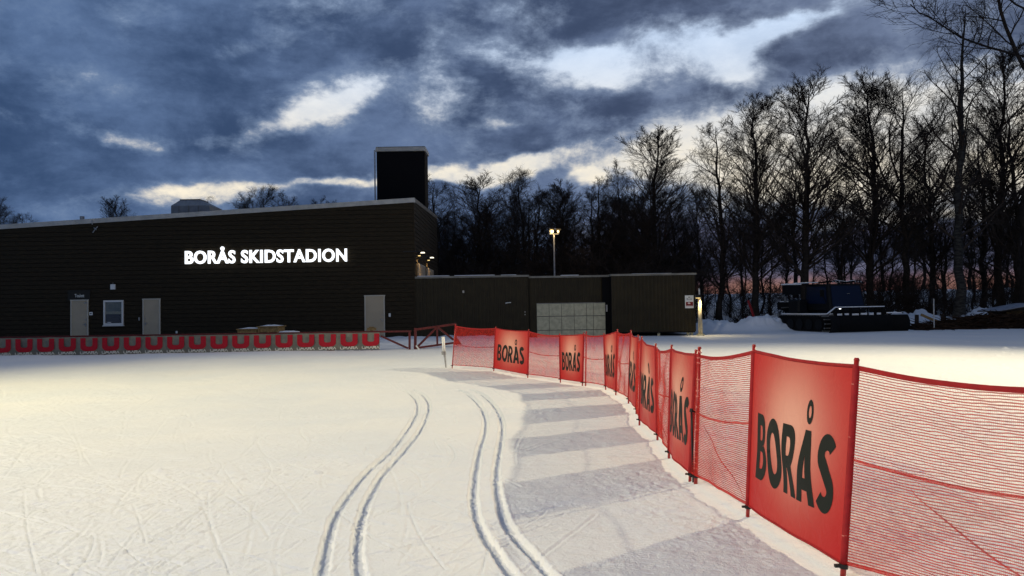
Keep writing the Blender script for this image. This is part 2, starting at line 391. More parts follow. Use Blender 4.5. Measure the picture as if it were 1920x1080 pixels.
def build_ground():
    rad = np.concatenate([np.linspace(.3, 2.4, 10, endpoint=False), np.exp(np.linspace(math.log(2.4), math.log(9), 620, endpoint=False)),
                          np.exp(np.linspace(math.log(9), math.log(48), 520, endpoint=False)), np.exp(np.linspace(math.log(48), math.log(1400), 90))])
    a = np.concatenate([np.linspace(-38.5, 38.5, 880), np.linspace(38.5, 321.5, 100)[1:-1]])
    ar = np.radians(a); A, Rr = np.meshgrid(ar, rad)
    X = Rr * np.sin(A); Y = Rr * np.cos(A); Z = terr(X, Y)
    na = len(a)
    fx, fy, fz = X.ravel(), Y.ravel(), Z.ravel()
    near = np.where((fy > 3.0) & (fy < 40) & (np.abs(fx) < fy * .8))[0]
    nx, ny = fx[near], fy[near]
    def vn(x, y, s, seed):
        q = np.random.default_rng(seed).random((256, 256)); X_, Y_ = x * s, y * s
        xi, yi = np.floor(X_).astype(int), np.floor(Y_).astype(int); u, v = X_ - xi, Y_ - yi; u = u * u * (3 - 2 * u); v = v * v * (3 - 2 * v)
        g = lambda i, j: q[i % 256, j % 256]
        return (g(xi, yi) * (1 - u) + g(xi + 1, yi) * u) * (1 - v) + (g(xi, yi + 1) * (1 - u) + g(xi + 1, yi + 1) * u) * v
    def carve(P, hw, depth, wall, rim=0, fade=0, rough=0):
        P = np.array(P)
        s0 = 0
        for i0 in range(0, len(P) - 1, 4):
            seg = P[i0:i0 + 5]
            lo = seg.min(0) - hw * 3 - wall; hi = seg.max(0) + hw * 3 + wall
            idx = np.where((nx > lo[0]) & (nx < hi[0]) & (ny > lo[1]) & (ny < hi[1]))[0]
            if not len(idx): continue
            qx, qy = nx[idx], ny[idx]; D = np.full(len(idx), 9e9)
            for j in range(len(seg) - 1):
                ax, ay = seg[j]; bx, by = seg[j + 1]; ddx, ddy = bx - ax, by - ay; L = ddx * ddx + ddy * ddy + 1e-12
                t = np.clip(((qx - ax) * ddx + (qy - ay) * ddy) / L, 0, 1)
                D = np.minimum(D, np.hypot(qx - ax - t * ddx, qy - ay - t * ddy))
            if rough: D = D + .016 * (vn(qx, qy, 22, 31) - .5) + .010 * (vn(qx, qy, 60, 32) - .5)
            fd = 1.0
            if fade:
                k = (i0 + 2) / len(P); fd = min(1, min(k, 1 - k) * 5)
            cut = -depth * fd * (1 - sstep(hw, hw + wall, D)) + rim * fd * np.exp(-((D - hw - wall * 1.6) / (wall * .8)) ** 2)
            g = near[idx]
            if depth > 0: CUT[g] = np.where(np.abs(cut) > np.abs(CUT[g]), cut, CUT[g])
    CUT = np.zeros(len(fz))
    for T in TRACKS:
        P = [ground_hit(*p) for p in T]; P = smooth_path([(p.x, p.y) for p in P], 14)
        carve(P, 0.036, .038, .014, .006, 0, 1)
    fz = fz + CUT
    CUT = np.zeros(len(fz)); r = random.Random(3)
    # skate and edge marks: hand-placed long ones, then random fine ones
    for L in [[(45, 925), (50, 990), (70, 1078)], [(5, 900), (40, 850), (55, 830)], [(100, 780), (140, 830), (150, 870)], [(135, 790), (155, 850), (170, 872)],
              [(235, 770), (232, 800), (225, 825)], [(260, 860), (300, 800), (335, 760)], [(330, 775), (343, 820), (350, 845)], [(255, 930), (262, 895), (300, 862)],
              [(250, 945), (268, 1000), (274, 1020)], [(370, 920), (400, 1000), (432, 1078)], [(480, 790), (487, 840), (520, 865)], [(420, 880), (440, 910), (458, 932)],
              [(345, 770), (330, 810), (325, 830)], [(10, 930), (120, 900), (240, 905)], [(60, 880), (170, 840), (260, 835)], [(0, 1000), (90, 950), (200, 935)],
              [(380, 840), (470, 800), (500, 780)], [(220, 1015), (260, 1050), (300, 1070)], [(0, 800), (60, 770), (150, 745)], [(530, 760), (527, 775), (524, 790)]]:
        P = [ground_hit(*p) for p in L]; carve(smooth_path([(p.x, p.y) for p in P], 8), .004, .008, .010, .003, 1)
    for k in range(620):
        y0 = 4 + 16 * r.random() ** 1.3; x0 = r.uniform(-.72 * y0, .02 * y0)
        base = r.choice([r.gauss(0, .35), r.gauss(1.1, .3), r.gauss(-.5, .3)])
        L = r.uniform(.25, 2.2); cv = r.gauss(0, .28); pts = []; ang = math.pi / 2 + base; x, y = x0, y0
        for i in range(9):
            pts.append((x, y)); x += math.cos(ang) * L / 8; y += math.sin(ang) * L / 8; ang += cv / 8
        carve(pts, .003, r.uniform(.002, .008) * (.6 + y0 * .08), r.uniform(.007, .012) * (1 + y0 * .10), .004, 1)
    fz = fz + CUT
    # clumps, corduroy beside the netting
    amp = sstep(2, 4, np.hypot(fx, fy)) * (1 - sstep(30, 45, fy))
    patch = sstep(.45, .75, vn(fx, fy, .7, 5))
    fz = fz + amp * (.010 * (vn(fx, fy, 6, 1) - .5) + (.003 + .012 * patch) * (vn(fx, fy, 17, 2) - .5) + (.003 + .006 * patch) * (vn(fx, fy, 41, 3) - .5) + .012 * (vn(fx * .30 + fy * .12, fy - fx * .25, 5, 6) - .5))
    lum = sstep(.90, .97, vn(fx, fy, 4.3, 11)) * sstep(.4, .8, vn(fx, fy, .5, 12))
    fz = fz + amp * lum * .022
    cor = sstep(.55, .9, fx) * (1 - sstep(1.9, 2.1, fx)) * sstep(.35, .6, vn(fx, fy, .45, 9)) * (1 - sstep(6.5, 9, fy))
    fz = fz + cor * .0032 * np.sin((fy * .93 + fx * .36) * 2 * math.pi / .034 * .9)
    bank = (sstep(.25, .6, Z.ravel()) * sstep(38, 42, fy)) * (1 - sstep(50, 60, fy))
    fz = fz + bank * (.30 * (vn(fx, fy, 1.9, 21) - .5) + .26 * (vn(fx, fy, 4.5, 22) - .5) + .12 * (vn(fx, fy, 9.5, 23) - .5))
    for (px, py, rr_, hh) in [(1885, 655, .09, .10), (1880, 662, .07, .06), (1897, 664, .06, .05), (1870, 668, .1, .05), (1815, 641, .08, .07), (1903, 652, .06, .05), (640, 706, .05, .04), (595, 888, .05, .04), (300, 885, .05, .03)]:
        p = ground_hit(px, py); fz = fz + hh * np.exp(-(((fx - p.x) ** 2 + (fy - p.y) ** 2) / rr_ ** 2))
    V = np.stack([fx, fy, fz], 1)
    i = np.arange(len(rad) - 1)[:, None] * na; j = np.arange(na)[None, :]; j2 = (j + 1) % na
    F = np.stack([i + j, i + j2, i + na + j2, i + na + j], -1).reshape(-1, 4)[:, ::-1]
    c = len(V); V = np.vstack([V, [[0, 0, float(terr(0, 0))]]])
    me = np_mesh('snow_ground', V, F, True)
    o = link('snow_ground', me, M_snow); tag(o, None, None, kind='structure')
    F2 = MB(); ring = [Vector((rad[0] * math.sin(t), rad[0] * math.cos(t), 0)) for t in ar[::20]]
    bm = bmesh.new(); bm.from_mesh(me); bm.verts.ensure_lookup_table()
    bm.faces.new([bm.verts[k] for k in range(na)][::-1]); bm.to_mesh(me); bm.free()
    return o
build_ground()

# ---------------------------------------------------------------- main building
YW = 38.0
def gz(x, y): return float(terr(x, y))
c_tl, c_tr = at(0, 421.4, YW), at(777, 370.8, YW)
XC = at(777, 500, YW).x
XL = -34.0
sl = (c_tr.z - c_tl.z) / (c_tr.x - c_tl.x)
def roof_z(x): return c_tr.z + (x - c_tr.x) * sl
YB = at_x(819, 405, XC).y
zb = at_x(819, 405.5, XC).z; drop = (zb - roof_z(XC)) / (YB - YW)
def lapped(p0, p1, nrm, z0, ztop, pitch=.225, lip=.022):
    """lapped horizontal boards along p0-p1; ztop(t) gives the slanted top"""
    mb = MB(); p0, p1 = Vector(p0), Vector(p1); nrm = Vector(nrm); z = z0; k = 0
    zmax = max(ztop(0), ztop(1))
    while z < zmax:
        za, zb_ = z, z + pitch
        pts = []
        for t, p in ((0, p0), (1, p1)):
            pts.append((t, p))
        def clip(zv, t): return min(zv, ztop(t))
        # cut the board where the slanted top crosses it
        ts = [0, 1]
        f0, f1 = ztop(0), ztop(1)
        if abs(f1 - f0) > 1e-4:
            for zz in (za, zb_):
                t = (zz - f0) / (f1 - f0)
                if 0 < t < 1: ts.append(t)
        ts = sorted(ts)
        for a, b in zip(ts[:-1], ts[1:]):
            if b - a < 1e-5 or (clip(za, (a + b) / 2) < za - 1e-6): continue
            if clip(zb_, (a + b) / 2) - za < 1e-4: continue
            pa, pb = p0.lerp(p1, a), p0.lerp(p1, b); up = Vector((0, 0, 1))
            za2, zb2 = clip(zb_, a), clip(zb_, b)
            gp_ = min(.028, (min(za2, zb2) - za) * .5)
            v = [pa + up * (za + gp_) + nrm * lip, pb + up * (za + gp_) + nrm * lip, pb + up * zb2 + nrm * .010, pa + up * za2 + nrm * .010, pa + up * (za + gp_) - nrm * .028, pb + up * (za + gp_) - nrm * .028, pa + up * za - nrm * .028, pb + up * za - nrm * .028, pa + up * za + nrm * .010, pb + up * za + nrm * .010]
            mb.add(v, [(0, 1, 2, 3), (4, 5, 1, 0), (6, 7, 5, 4), (8, 9, 7, 6)])
        z += pitch; k += 1
    return mb
hall = thing('hall_building', 'large dark brown boarded hall with sloping pale roof edge and lit letters', 'building', (XC - 12, YW + 5, 0))
mb = MB()
zt = lambda x, y: roof_z(x) + (y - YW) * drop
v = [(XL, YW + .03, -.5), (XC - .03, YW + .03, -.5), (XC - .03, YB, -.5), (XL, YB, -.5)]
v += [(x, y, zt(x, y) - .02) for x, y, _ in v]
mb.add(v, [(3, 2, 1, 0), (4, 5, 6, 7), (0, 1, 5, 4), (1, 2, 6, 5), (2, 3, 7, 6), (3, 0, 4, 7)])
mb.build('core', M_black, hall)
lapped((XL, YW, 0), (XC, YW, 0), (0, -1, 0), -.3, lambda t: roof_z(XL + (XC - XL) * t) - .2).build('front_wall', M_clad, hall)
lapped((XC, YW, 0), (XC, YB, 0), (1, 0, 0), -.3, lambda t: zt(XC, YW + (YB - YW) * t) - .2).build('side_wall', M_clad, hall)
mb = MB().box((XC - .01, YW - .01, 3.0), (.075, .075, 6.0)); mb.v = [Vector((p.x, p.y, p.z if p.z < 5 else roof_z(XC) - .25)) for p in mb.v]
mb.build('corner_trim', M_clad, hall)
def fascia(mb, a, b, h, t, nrm, o=.04):
    a, b, nrm = Vector(a), Vector(b), Vector(nrm)
    q = [a + nrm * o, b + nrm * o, b - nrm * t, a - nrm * t]; up = Vector((0, 0, h))
    mb.add([p - up for p in q] + q, [(3, 2, 1, 0), (4, 5, 6, 7), (0, 1, 5, 4), (1, 2, 6, 5), (2, 3, 7, 6), (3, 0, 4, 7)])
mb = MB(); fascia(mb, (XL, YW, roof_z(XL)), (XC + .05, YW, roof_z(XC + .05)), .235, .3, (0, -1, 0)); mb.build('roof_edge', M_flash, hall)
mb = MB(); fascia(mb, (XC, YW + .30, zt(XC, YW + .3)), (XC, YB, zt(XC, YB)), .20, .3, (1, 0, 0), .045); mb.build('roof_edge', M_flash2, hall)
# shade side: low row of glazed bays on the side wall above the annexe roof
pA = at_x(781, 482, XC); pB = at_x(819, 503, XC)
def side_pt(px, py, dxo=.0): return at_x(px, py, XC + dxo)
for a, b, yy, lab in ((784, 796, 494, None), (800.5, 811.5, 502, None)):
    p, q = side_pt(a, yy, .05), side_pt(b, yy, .05)
    bay = MB().b2((XC + .02, p.y, 2.9), (XC + .10, q.y, p.z)).build('window', M_doorf, hall)
    MB().b2((XC + .102, p.y + .12, 2.9), (XC + .112, q.y - .12, p.z - .1)).build('pane', M_door, bay)
for px, py in ((785.5, 475), (803, 484)):
    p = side_pt(px, py, .1)
    wl = MB().box((XC + .10, p.y, p.z), (.16, .16, .22)).build('wall_lamp', M_blackp, hall)
    MB().box((XC + .12, p.y, p.z - .13), (.12, .12, .03)).build('lens', M_lampw, wl)
    L = bpy.data.lights.new('wall_lamp_light', 'SPOT'); L.energy = 45; L.color = (1, .62, .25); L.spot_size = R(100); L.shadow_soft_size = .05
    lo = bpy.data.objects.new('wall_lamp_light', L); COL.objects.link(lo); lo.location = Vector((XC + .16, p.y, p.z - .17)) - ORIG[hall]; lo.parent = hall
for px, py, lab in ((792.5, 474.5, 'white glowing lamp on a short arm, nearer one on the hall side wall'), (809.8, 483.7, 'white glowing lamp on a short arm, farther one on the hall side wall')):
    p = at_x(px, py, XC + .9)
    o = thing('arm_lamp', lab, 'lamp', p)
    MB().tube([(XC, p.y, p.z + .08), (p.x - .1, p.y, p.z + .08)], .02).build('arm', M_blackp, o)
    MB().tube([p + Vector((-.10, 0, .0)), p + Vector((-.06, 0, .02)), p + Vector((.06, 0, .02)), p + Vector((.10, 0, 0))], [.012, .030, .030, .012], 10).build('lamp_head', M_lampc, o)

def wall_rect(x0, y0, x1, y1, Y=YW):
    a, b, c, d = at(x0, (y0 + y1) / 2, Y), at(x1, (y0 + y1) / 2, Y), at((x0 + x1) / 2, y0, Y), at((x0 + x1) / 2, y1, Y)
    return a.x, b.x, d.z, c.z      # xmin xmax zmin zmax
def door(px0, py0, px1, handle_side, closer=None, Y=YW, zb=None, lab=None):
    x0, x1, _, z1 = wall_rect(px0, py0, px1, 632, Y); z0 = -.05
    fr = MB()
    for a, b, c, d in ((x0, x0 + .06, z0, z1), (x1 - .06, x1, z0, z1), (x0 - .02, x1 + .02, z1, z1 + .06)):
        fr.b2((a, Y - .075, c), (b, Y + .01, d))
    d = MB().b2((x0 + .062, Y - .045, z0), (x1 - .062, Y + .01, z1 - .002)).build('door', M_door, hall)
    fr.build('frame', M_doorf, d)
    hx = x1 - .14 if handle_side > 0 else x0 + .14
    MB().box((hx, Y - .06, 1.02), (.05, .03, .16)).tube([(hx, Y - .09, 1.04), (hx - handle_side * .12, Y - .09, 1.04)], .012).tube([(hx, Y - .05, 1.04), (hx, Y - .09, 1.04)], .012).build('handle', M_metal, d)
    MB().tube([(hx, Y - .045, 1.28), (hx, Y - .065, 1.28)], .028, 10).build('lock', M_metal, d)
    if closer: MB().box((hx, Y - .06, z1 - .12), (.10, .04, .06)).build('door_closer', M_metal, d)
    return d
door(133.5, 564, 166.8, 1, True); door(268.5, 562, 301.5, -1); door(684, 555.5, 722, 1)
# window
x0, x1, z0, z1 = wall_rect(195.5, 563, 232.5, 611.5)
w = MB()
for a, b, c, d in ((x0, x0 + .08, z0 + .05, z1), (x1 - .08, x1, z0 + .05, z1), (x0 + .08, x1 - .08, z1 - .09, z1), (x0 + .08, x1 - .08, z0 + .05, z0 + .15)):
    w.b2((a, YW - .09, c), (b, YW + .01, d))
win = w.build('window', M_whitef, hall)
MB().b2((x0 - .03, YW - .13, z0), (x1 + .03, YW - .02, z0 + .045)).build('sill', M_whitef, win)
zm = z0 + (z1 - z0) * .47
MB().b2((x0 + .08, YW - .028, z0 + .15), (x1 - .08, YW - .024, zm)).build('dark_interior', M_inner, win)
MB().b2((x0 + .08, YW - .028, zm), (x1 - .08, YW - .024, z1 - .09)).build('blind', M_blind, win)
MB().b2((x0 + .10, YW - .034, zm - .01), (x1 - .10, YW - .03, zm + .14)).build('shelf', pmat('pale_shelf', (.20, .20, .14), .8), win)
MB().b2((x0 + .18, YW - .034, z0 + .17), (x0 + .36, YW - .03, z0 + .21)).build('paper', M_white, win)
m_pane = bpy.data.materials.new('clear_pane'); m_pane.use_nodes = True; _t = m_pane.node_tree
_g = _t.nodes.new('ShaderNodeBsdfGlossy'); _g.inputs['Roughness'].default_value = .04
_tr = _t.nodes.new('ShaderNodeBsdfTransparent'); _mx = _t.nodes.new('ShaderNodeMixShader'); _mx.inputs[0].default_value = .04
_t.links.new(_tr.outputs[0], _mx.inputs[1]); _t.links.new(_g.outputs[0], _mx.inputs[2]); _t.links.new(_mx.outputs[0], _t.nodes['Material Output'].inputs[0])
MB().b2((x0 + .08, YW - .052, z0 + .15), (x1 - .08, YW - .048, z1 - .09)).build('glass', m_pane, win)

def wall_box(name, lab, cat, px0, py0, px1, py1, mat, depth=.08, Y=YW, extra=None):
    x0, x1, z0, z1 = wall_rect(px0, py0, px1, py1, Y)
    return (x0, x1, z0, z1), tag(MB().b2((x0, Y - .03 - depth, z0), (x1, Y - .02, z1)).build(name, mat, None, bevel=min(.012, depth / 4)), lab, cat)
# toilet sign
x0, x1, z0, z1 = wall_rect(128, 544, 170, 563)
sg = thing('toilet_sign', 'dark sign with small white word Toalett above the leftmost beige door', 'sign', ((x0 + x1) / 2, YW - .03, (z0 + z1) / 2))
MB().b2((x0, YW - .045, z0), (x1, YW - .025, z1)).build('plate', pmat('dark_sign_plate', (.020, .018, .012), .6), sg)
tx = at(141, 557.6, YW); tw = at(159, 557.3, YW).x - tx.x
def put_text(txt, x, y, z, w, h, mat, parent, name='lettering', bold=.0, ext=0.0, front=-1):
    me = fit(text_mesh(txt, bold, 0), w, h)
    o = ORIG[parent]
    for v_ in me.vertices: v_.co = Vector((x + v_.co.x, y, z + v_.co.y)) - o
    if ext:
        bm = bmesh.new(); bm.from_mesh(me)
        r_ = bmesh.ops.extrude_face_region(bm, geom=bm.faces[:]); vs_ = [g for g in r_['geom'] if isinstance(g, bmesh.types.BMVert)]
        bmesh.ops.translate(bm, vec=(0, ext, 0), verts=vs_); bmesh.ops.recalc_face_normals(bm, faces=bm.faces); bm.to_mesh(me); bm.free()
    return link(name, me, mat, parent)
put_text('Toalett', tx.x, YW - .048, tx.z, tw, .17, M_wtext, sg, bold=.02)
# small wall fittings
o = thing('access_point', 'white square box with a stub aerial on the dark wall above the window', 'box', at(213, 538, YW))
x0, x1, z0, z1 = wall_rect(208.7, 533.2, 217.6, 543)
MB().b2((x0, YW - .12, z0), (x1, YW - .02, z1)).build('housing', M_white, o, bevel=.015)
MB().tube([((x0 + x1) / 2, YW - .07, z1), ((x0 + x1) / 2, YW - .07, z1 + .09)], .012).build('aerial', M_metal, o)
o = thing('door_plate', 'small white square plate with dark symbol right of the toilet door', 'sign', at(171, 588, YW))
x0, x1, z0, z1 = wall_rect(168.2, 585, 174.2, 591)
MB().b2((x0, YW - .04, z0), (x1, YW - .02, z1)).build('plate', M_white, o)
MB().b2(((x0 + x1) / 2 - .045, YW - .044, (z0 + z1) / 2 - .015), ((x0 + x1) / 2 + .045, YW - .041, (z0 + z1) / 2 + .02)).build('symbol', M_ink, o)
wall_box('card_reader', 'small pale box on wall just left of the second beige door', 'card reader', 261, 595, 263.6, 601, M_metal)
wall_box('card_reader', 'grey box on wall right of the rightmost beige door', 'card reader', 729.2, 587.5, 733, 594, M_white, .06)
wall_box('outlet_box', 'tiny pale tap low on the dark wall above the long banner', 'tap', 331, 620.5, 333.8, 625, M_white)
# electrical mast fitting on the roof edge and cable bracket
o = thing('cable_bracket', 'thin pale metal bracket hanging below the roof edge on the left', 'bracket', at(178, 430, YW))
MB().tube([at(174, 436, YW - .15), at(179, 429, YW - .2), at(183, 425, YW - .1)], .022).tube([at(176, 427, YW - .15), at(181, 431, YW - .2)], .016).tube([at(172.5, 412, YW - .08), at(173, 421, YW - .08)], .02).build('arm', M_galv, o)
o = thing('vent_pipe', 'thin grey vent pipe standing on the hall roof near left', 'pipe', at(154, 412, YW + 3))
p = at(154, 411, YW + 3); MB().tube([p - Vector((0, 0, .6)), p], .09).build('pipe', M_galv, o); MB().tube([p, p + Vector((0, 0, .16))], .12).build('cap', M_galv, o)
# roof ventilation hood
hx0, hx1 = at(330, 395, YW + 3).x, at(402.5, 393, YW + 3).x; hzb = at(365, 399, YW + 3).z; hzt = at(365, 376, YW + 3).z
o = thing('roof_ventilator', 'grey metal ventilation hood with sloping sides standing on the hall roof', 'ventilator', ((hx0 + hx1) / 2, YW + 3, hzb))
v = [(hx0, 0, hzb - .3), (hx1, 0, hzb - .3), (hx1 - .05, 0, hzb + .32), (hx1 - .72, 0, hzt), (hx0 + .35, 0, hzt), (hx0, 0, hzb + .33)]
mb = MB(); poly = [(a, c) for a, _, c in v]
front = [(a + (.0 if i in (0, 1, 2, 5) else 0), YW + 2.4 + (.0 if i in (0, 1, 2, 5) else .35), c) for i, (a, _, c) in enumerate(v)]
back = [(a, YW + 4.2 - (.0 if i in (0, 1, 2, 5) else .35), c) for i, (a, _, c) in enumerate(v)]
mb.add(front + back, [(0, 1, 2, 5), (5, 2, 3, 4), (6, 11, 8, 7), (11, 10, 9, 8)] + [(i, 6 + i, 6 + (i + 1) % 6, (i + 1) % 6) for i in range(6)])
mb.build('hood', pmat('hood_metal', (.28, .29, .30), .5, .2, 3), o)
MB().b2((hx0 + .33, YW + 2.72, hzt), (hx1 - .70, YW + 3.88, hzt + .04)).build('top_plate', M_flash2, o)
for k in range(1, 4):
    x = hx0 + (hx1 - hx0) * k / 4 - .1; MB().b2((x - .01, YW + 2.375, hzb - .3), (x + .01, YW + 2.398, hzb + .32)).build('seam', M_flash2, o)

# tower on the roof
YT = at_x(796, 330, XC - .02).y
ta, tb = at(706.5, 330, YT), at(796, 330, YT); ztop_t = at(750, 276.5, YT).z
tdep = at_x(800.5, 300, tb.x).y - YT
tw_ = thing('roof_tower', 'square black tower with pale cap rising from the hall roof corner', 'tower', ((ta.x + tb.x) / 2, YT, 4))
MB().b2((ta.x, YT, 2.0), (tb.x, YT + 1.6, ztop_t - .25)).build('shaft', M_black, tw_)
sdm = MB()
for k in range(7): sdm.b2((tb.x + .002, YT + .06 + k * .22, 3), (tb.x + .03, YT + .2 + k * .22, ztop_t - .26))
sdm.build('side_boards', M_clad, tw_)
MB().b2((ta.x - .05, YT - .06, ztop_t - .22), (tb.x + .09, YT + 1.66, ztop_t)).build('cap', M_flash, tw_)
MB().b2((ta.x - .02, YT - .03, ztop_t), (tb.x + .04, YT + 1.6, ztop_t + .05)).build('roof_sheet', M_flash2, tw_)
MB().tube([(ta.x - .1, YT - .05, 5.2), (ta.x - .1, YT - .05, ztop_t - .15)], .045).build('downpipe', M_galv, tw_)

# illuminated letters
lx0, lx1 = at(349, 492, YW).x, at(651.5, 488, YW).x; lz = at(500, 492.8, YW).z
sign = thing('illuminated_sign', 'row of glowing white letters BORÅS SKIDSTADION on the dark hall wall', 'sign', (lx0, YW - .1, lz))
me = text_mesh('BORÅS SKIDSTADION', .024, 0, 1.07)
co = np.array([v_.co[:] for v_ in me.vertices]); lo_, hi_ = co.min(0), co.max(0)
capz = max(v_.co.y for v_ in me.vertices if v_.co.x < lo_[0] + .3)
basez = min(v_.co.y for v_ in me.vertices if v_.co.x < lo_[0] + .3)
sx_ = (lx1 - lx0) / (hi_[0] - lo_[0]); sz_ = .66 / (capz - basez)
bm = bmesh.new(); bm.from_mesh(me); bm.verts.ensure_lookup_table()
seen = set(); isl = []
for v_ in bm.verts:
    if v_.index in seen: continue
    st = [v_]; seen.add(v_.index); g = []
    while st:
        a = st.pop(); g.append(a.index)
        for e in a.link_edges:
            b = e.other_vert(a)
            if b.index not in seen: seen.add(b.index); st.append(b)
    isl.append(g)
bm.free()
fcs = [tuple(p_.vertices) for p_ in me.polygons]
isl.sort(key=lambda g: min(co[i, 0] for i in g)); groups = []
for g in isl:
    a, b = min(co[i, 0] for i in g), max(co[i, 0] for i in g)
    if groups and min(b, groups[-1][2]) - max(a, groups[-1][1]) > .5 * min(b - a, groups[-1][2] - groups[-1][1]):
        groups[-1] = (groups[-1][0] + g, min(a, groups[-1][1]), max(b, groups[-1][2]))
    else: groups.append((g, a, b))
for g, a, b in groups:
    s_ = set(g); idx = {i: k for k, i in enumerate(g)}
    V = [((co[i, 0] - lo_[0]) * sx_, -.06, (co[i, 1] - basez) * sz_) for i in g]
    F = [tuple(idx[i] for i in f) for f in fcs if f[0] in s_]
    lm = bpy.data.meshes.new('letter'); lm.from_pydata(V, [], F)
    bm = bmesh.new(); bm.from_mesh(lm)
    r_ = bmesh.ops.extrude_face_region(bm, geom=bm.faces[:]); vs_ = [q for q in r_['geom'] if isinstance(q, bmesh.types.BMVert)]
    bmesh.ops.translate(bm, vec=(0, .09, 0), verts=vs_); bmesh.ops.recalc_face_normals(bm, faces=bm.faces); bm.to_mesh(lm); bm.free()
    link('letter', lm, M_letter, sign)

# ---------------------------------------------------------------- annexe
def ribbed(x0, x1, z0, z1, Y, pitch=.19, dep=.03):
    mb = MB(); x = x0; prof = []
    while x < x1 - 1e-4:
        for fx_, d in ((0, 0), (.42, 0), (.5, dep), (.92, dep)):
            xx = x + fx_ * pitch
            if xx < x1: prof.append((xx, Y - d))
        x += pitch
    prof.append((x1, Y))
    vs_ = [(a, b, z0) for a, b in prof] + [(a, b, z1) for a, b in prof]; n = len(prof)
    return mb.add(vs_, [(i, i + 1, n + i + 1, n + i) for i in range(n - 1)])
ax0 = XC + .03; a1 = at(992, 570, YW).x; a2 = at(1141, 570, YW).x; a3 = at(1147, 570, YW - .6).x; a4 = at(1304, 570, YW - .6).x
zA = at(790, 518.5, YW).z; zB = at(1100, 516.2, YW + .12).z; zC = at(1225, 512.8, YW - .6).z
annexe = thing('annexe_building', 'long low dark brown annexe with vertical ribbed cladding and pale panelled gate', 'building', ((ax0 + a4) / 2, YW + 3, 0))
MB().b2((ax0, YW + .02, -.5), (a1, YW + 7, zA - .1)).b2((a1, YW + .16, -.5), (a3, YW + 7, zB - .1)).b2((a3, YW - .56, .16), (a4 - .03, YW + 7, zC - .1)).build('core', M_black, annexe)
ribbed(ax0, a1, -.2, zA - .08, YW).build('front_wall', M_ribs, annexe)
ribbed(a1 + .02, a2 - .3, -.2, zB - .08, YW + .14).build('front_wall', M_ribs, annexe)
ribbed(a3, a4, .22, zC - .08, YW - .58).build('front_wall', M_ribs, annexe)
mb = ribbed(YW - .58, YW + 7, .22, zC - .08, 0); mb.v = [Vector((a4 - p.y, p.x, p.z)) for p in mb.v]; mb.build('side_wall', M_ribs, annexe)
for x0, x1, zz, y in ((ax0, a1 + .02, zA, YW), (a1 + .02, a3 - .04, zB, YW + .12), (a3 - .04, a4 + .06, zC, YW - .6)):
    MB().b2((x0, y - .08, zz - .10), (x1, YW + 7.1, zz)).build('roof_edge', M_flash2, annexe)
# roof snow
mb = MB()
random.seed(5)
x = ax0 + .1
while x < a4 - .3:
    w_ = random.uniform(.8, 2.2); x2 = min(x + w_, a4 - .05); zz = zA if x2 < a1 else (zB if x2 < a3 else zC)
    if not (x < a1 < x2 or x < a3 < x2): mb.b2((x, YW + .1, zz + .003), (x2 - .05, YW + 6.5, zz + random.uniform(.02, .05)))
    x = x2 + random.uniform(0, .3)
mb.build('roof_snow', M_snowcap, annexe)
# panelled gate
gx0, gx1, _, gz1 = wall_rect(1006.5, 567.5, 1135, 625, YW + .12)
gate = MB().b2((gx0, YW + .08, -.1), (gx1, YW + .13, gz1)).build('panelled_gate', M_flash2, annexe)
cols = [0, .181, .362, .545, .725, .825, 1.0]; rows_ = [gz1 - .03, gz1 - .03 - (gz1) * .375, gz1 - .03 - gz1 * .78, -.05]
for r_ in range(3):
    for c_ in range(6):
        xa, xb = gx0 + (gx1 - gx0) * cols[c_] + .010, gx0 + (gx1 - gx0) * cols[c_ + 1] - .010
        dd = random.uniform(.0, .012)
        MB().b2((xa, YW + .045 - dd, rows_[r_ + 1] + .02), (xb, YW + .078, rows_[r_] - .015)).build('panel', M_conc, gate, bevel=.008)
MB().b2((gx1 + .03, YW + .02, gz1 * .72), (gx1 + .11, YW + .1, gz1 * .92)).build('gate_latch', M_metal, annexe)
# plain door in the cladding with grab bar
p = at(953, 568, YW); MB().tube([p + Vector((-.14, -.1, 0)), p + Vector((.14, -.1, .02))], .02).tube([p + Vector((-.12, -.1, 0)), p + Vector((-.12, -.02, -.04))], .016).build('grab_bar', M_white, annexe)
p = at(984.5, 587, YW); MB().tube([p + Vector((0, -.06, .06)), p + Vector((0, -.02, .06))], .03, 8).tube([p + Vector((0, -.06, -.08)), p + Vector((0, -.02, -.08))], .03, 8).build('lock', M_metal, annexe)
p = at(869, 547, YW); MB().box(p + Vector((0, -.06, 0)), (.09, .06, .12)).build('sensor', M_metal, annexe)
for px in (1235, 1290, 1297):
    p = at(px, 625, YW - .4); MB().b2((p.x - .06, p.y - .06, -.2), (p.x + .06, p.y + .06, .25)).build('foundation_post', M_conc, annexe)
# snow skirt
# club sign board
Ys = YW - .62
x0, x1, z0, z1 = wall_rect(1284.3, 553.8, 1300.3, 577.8, Ys)
sb = thing('notice_board', 'white upright notice with dark crest and red lower panel on the annexe end', 'sign', ((x0 + x1) / 2, Ys, (z0 + z1) / 2))
MB().b2((x0, Ys - .03, z0), (x1, Ys, z1)).build('board', M_white, sb)
W, H = x1 - x0, z1 - z0
MB().b2((x0 + W * .09, Ys - .036, z0 + H * .16), (x1 - W * .07, Ys - .032, z0 + H * .49)).build('red_panel', pmat('dark_red_print', (.22, .015, .015), .6), sb)
MB().tube([(x0 + W * .30, Ys - .040, z0 + H * .38), (x0 + W * .45, Ys - .040, z0 + H * .40), (x0 + W * .60, Ys - .040, z0 + H * .36)], [.02, .045, .02], 8).b2((x0 + W * .12, Ys - .040, z0 + H * .20), (x1 - W * .1, Ys - .038, z0 + H * .215)).build('emblem', M_white, sb)
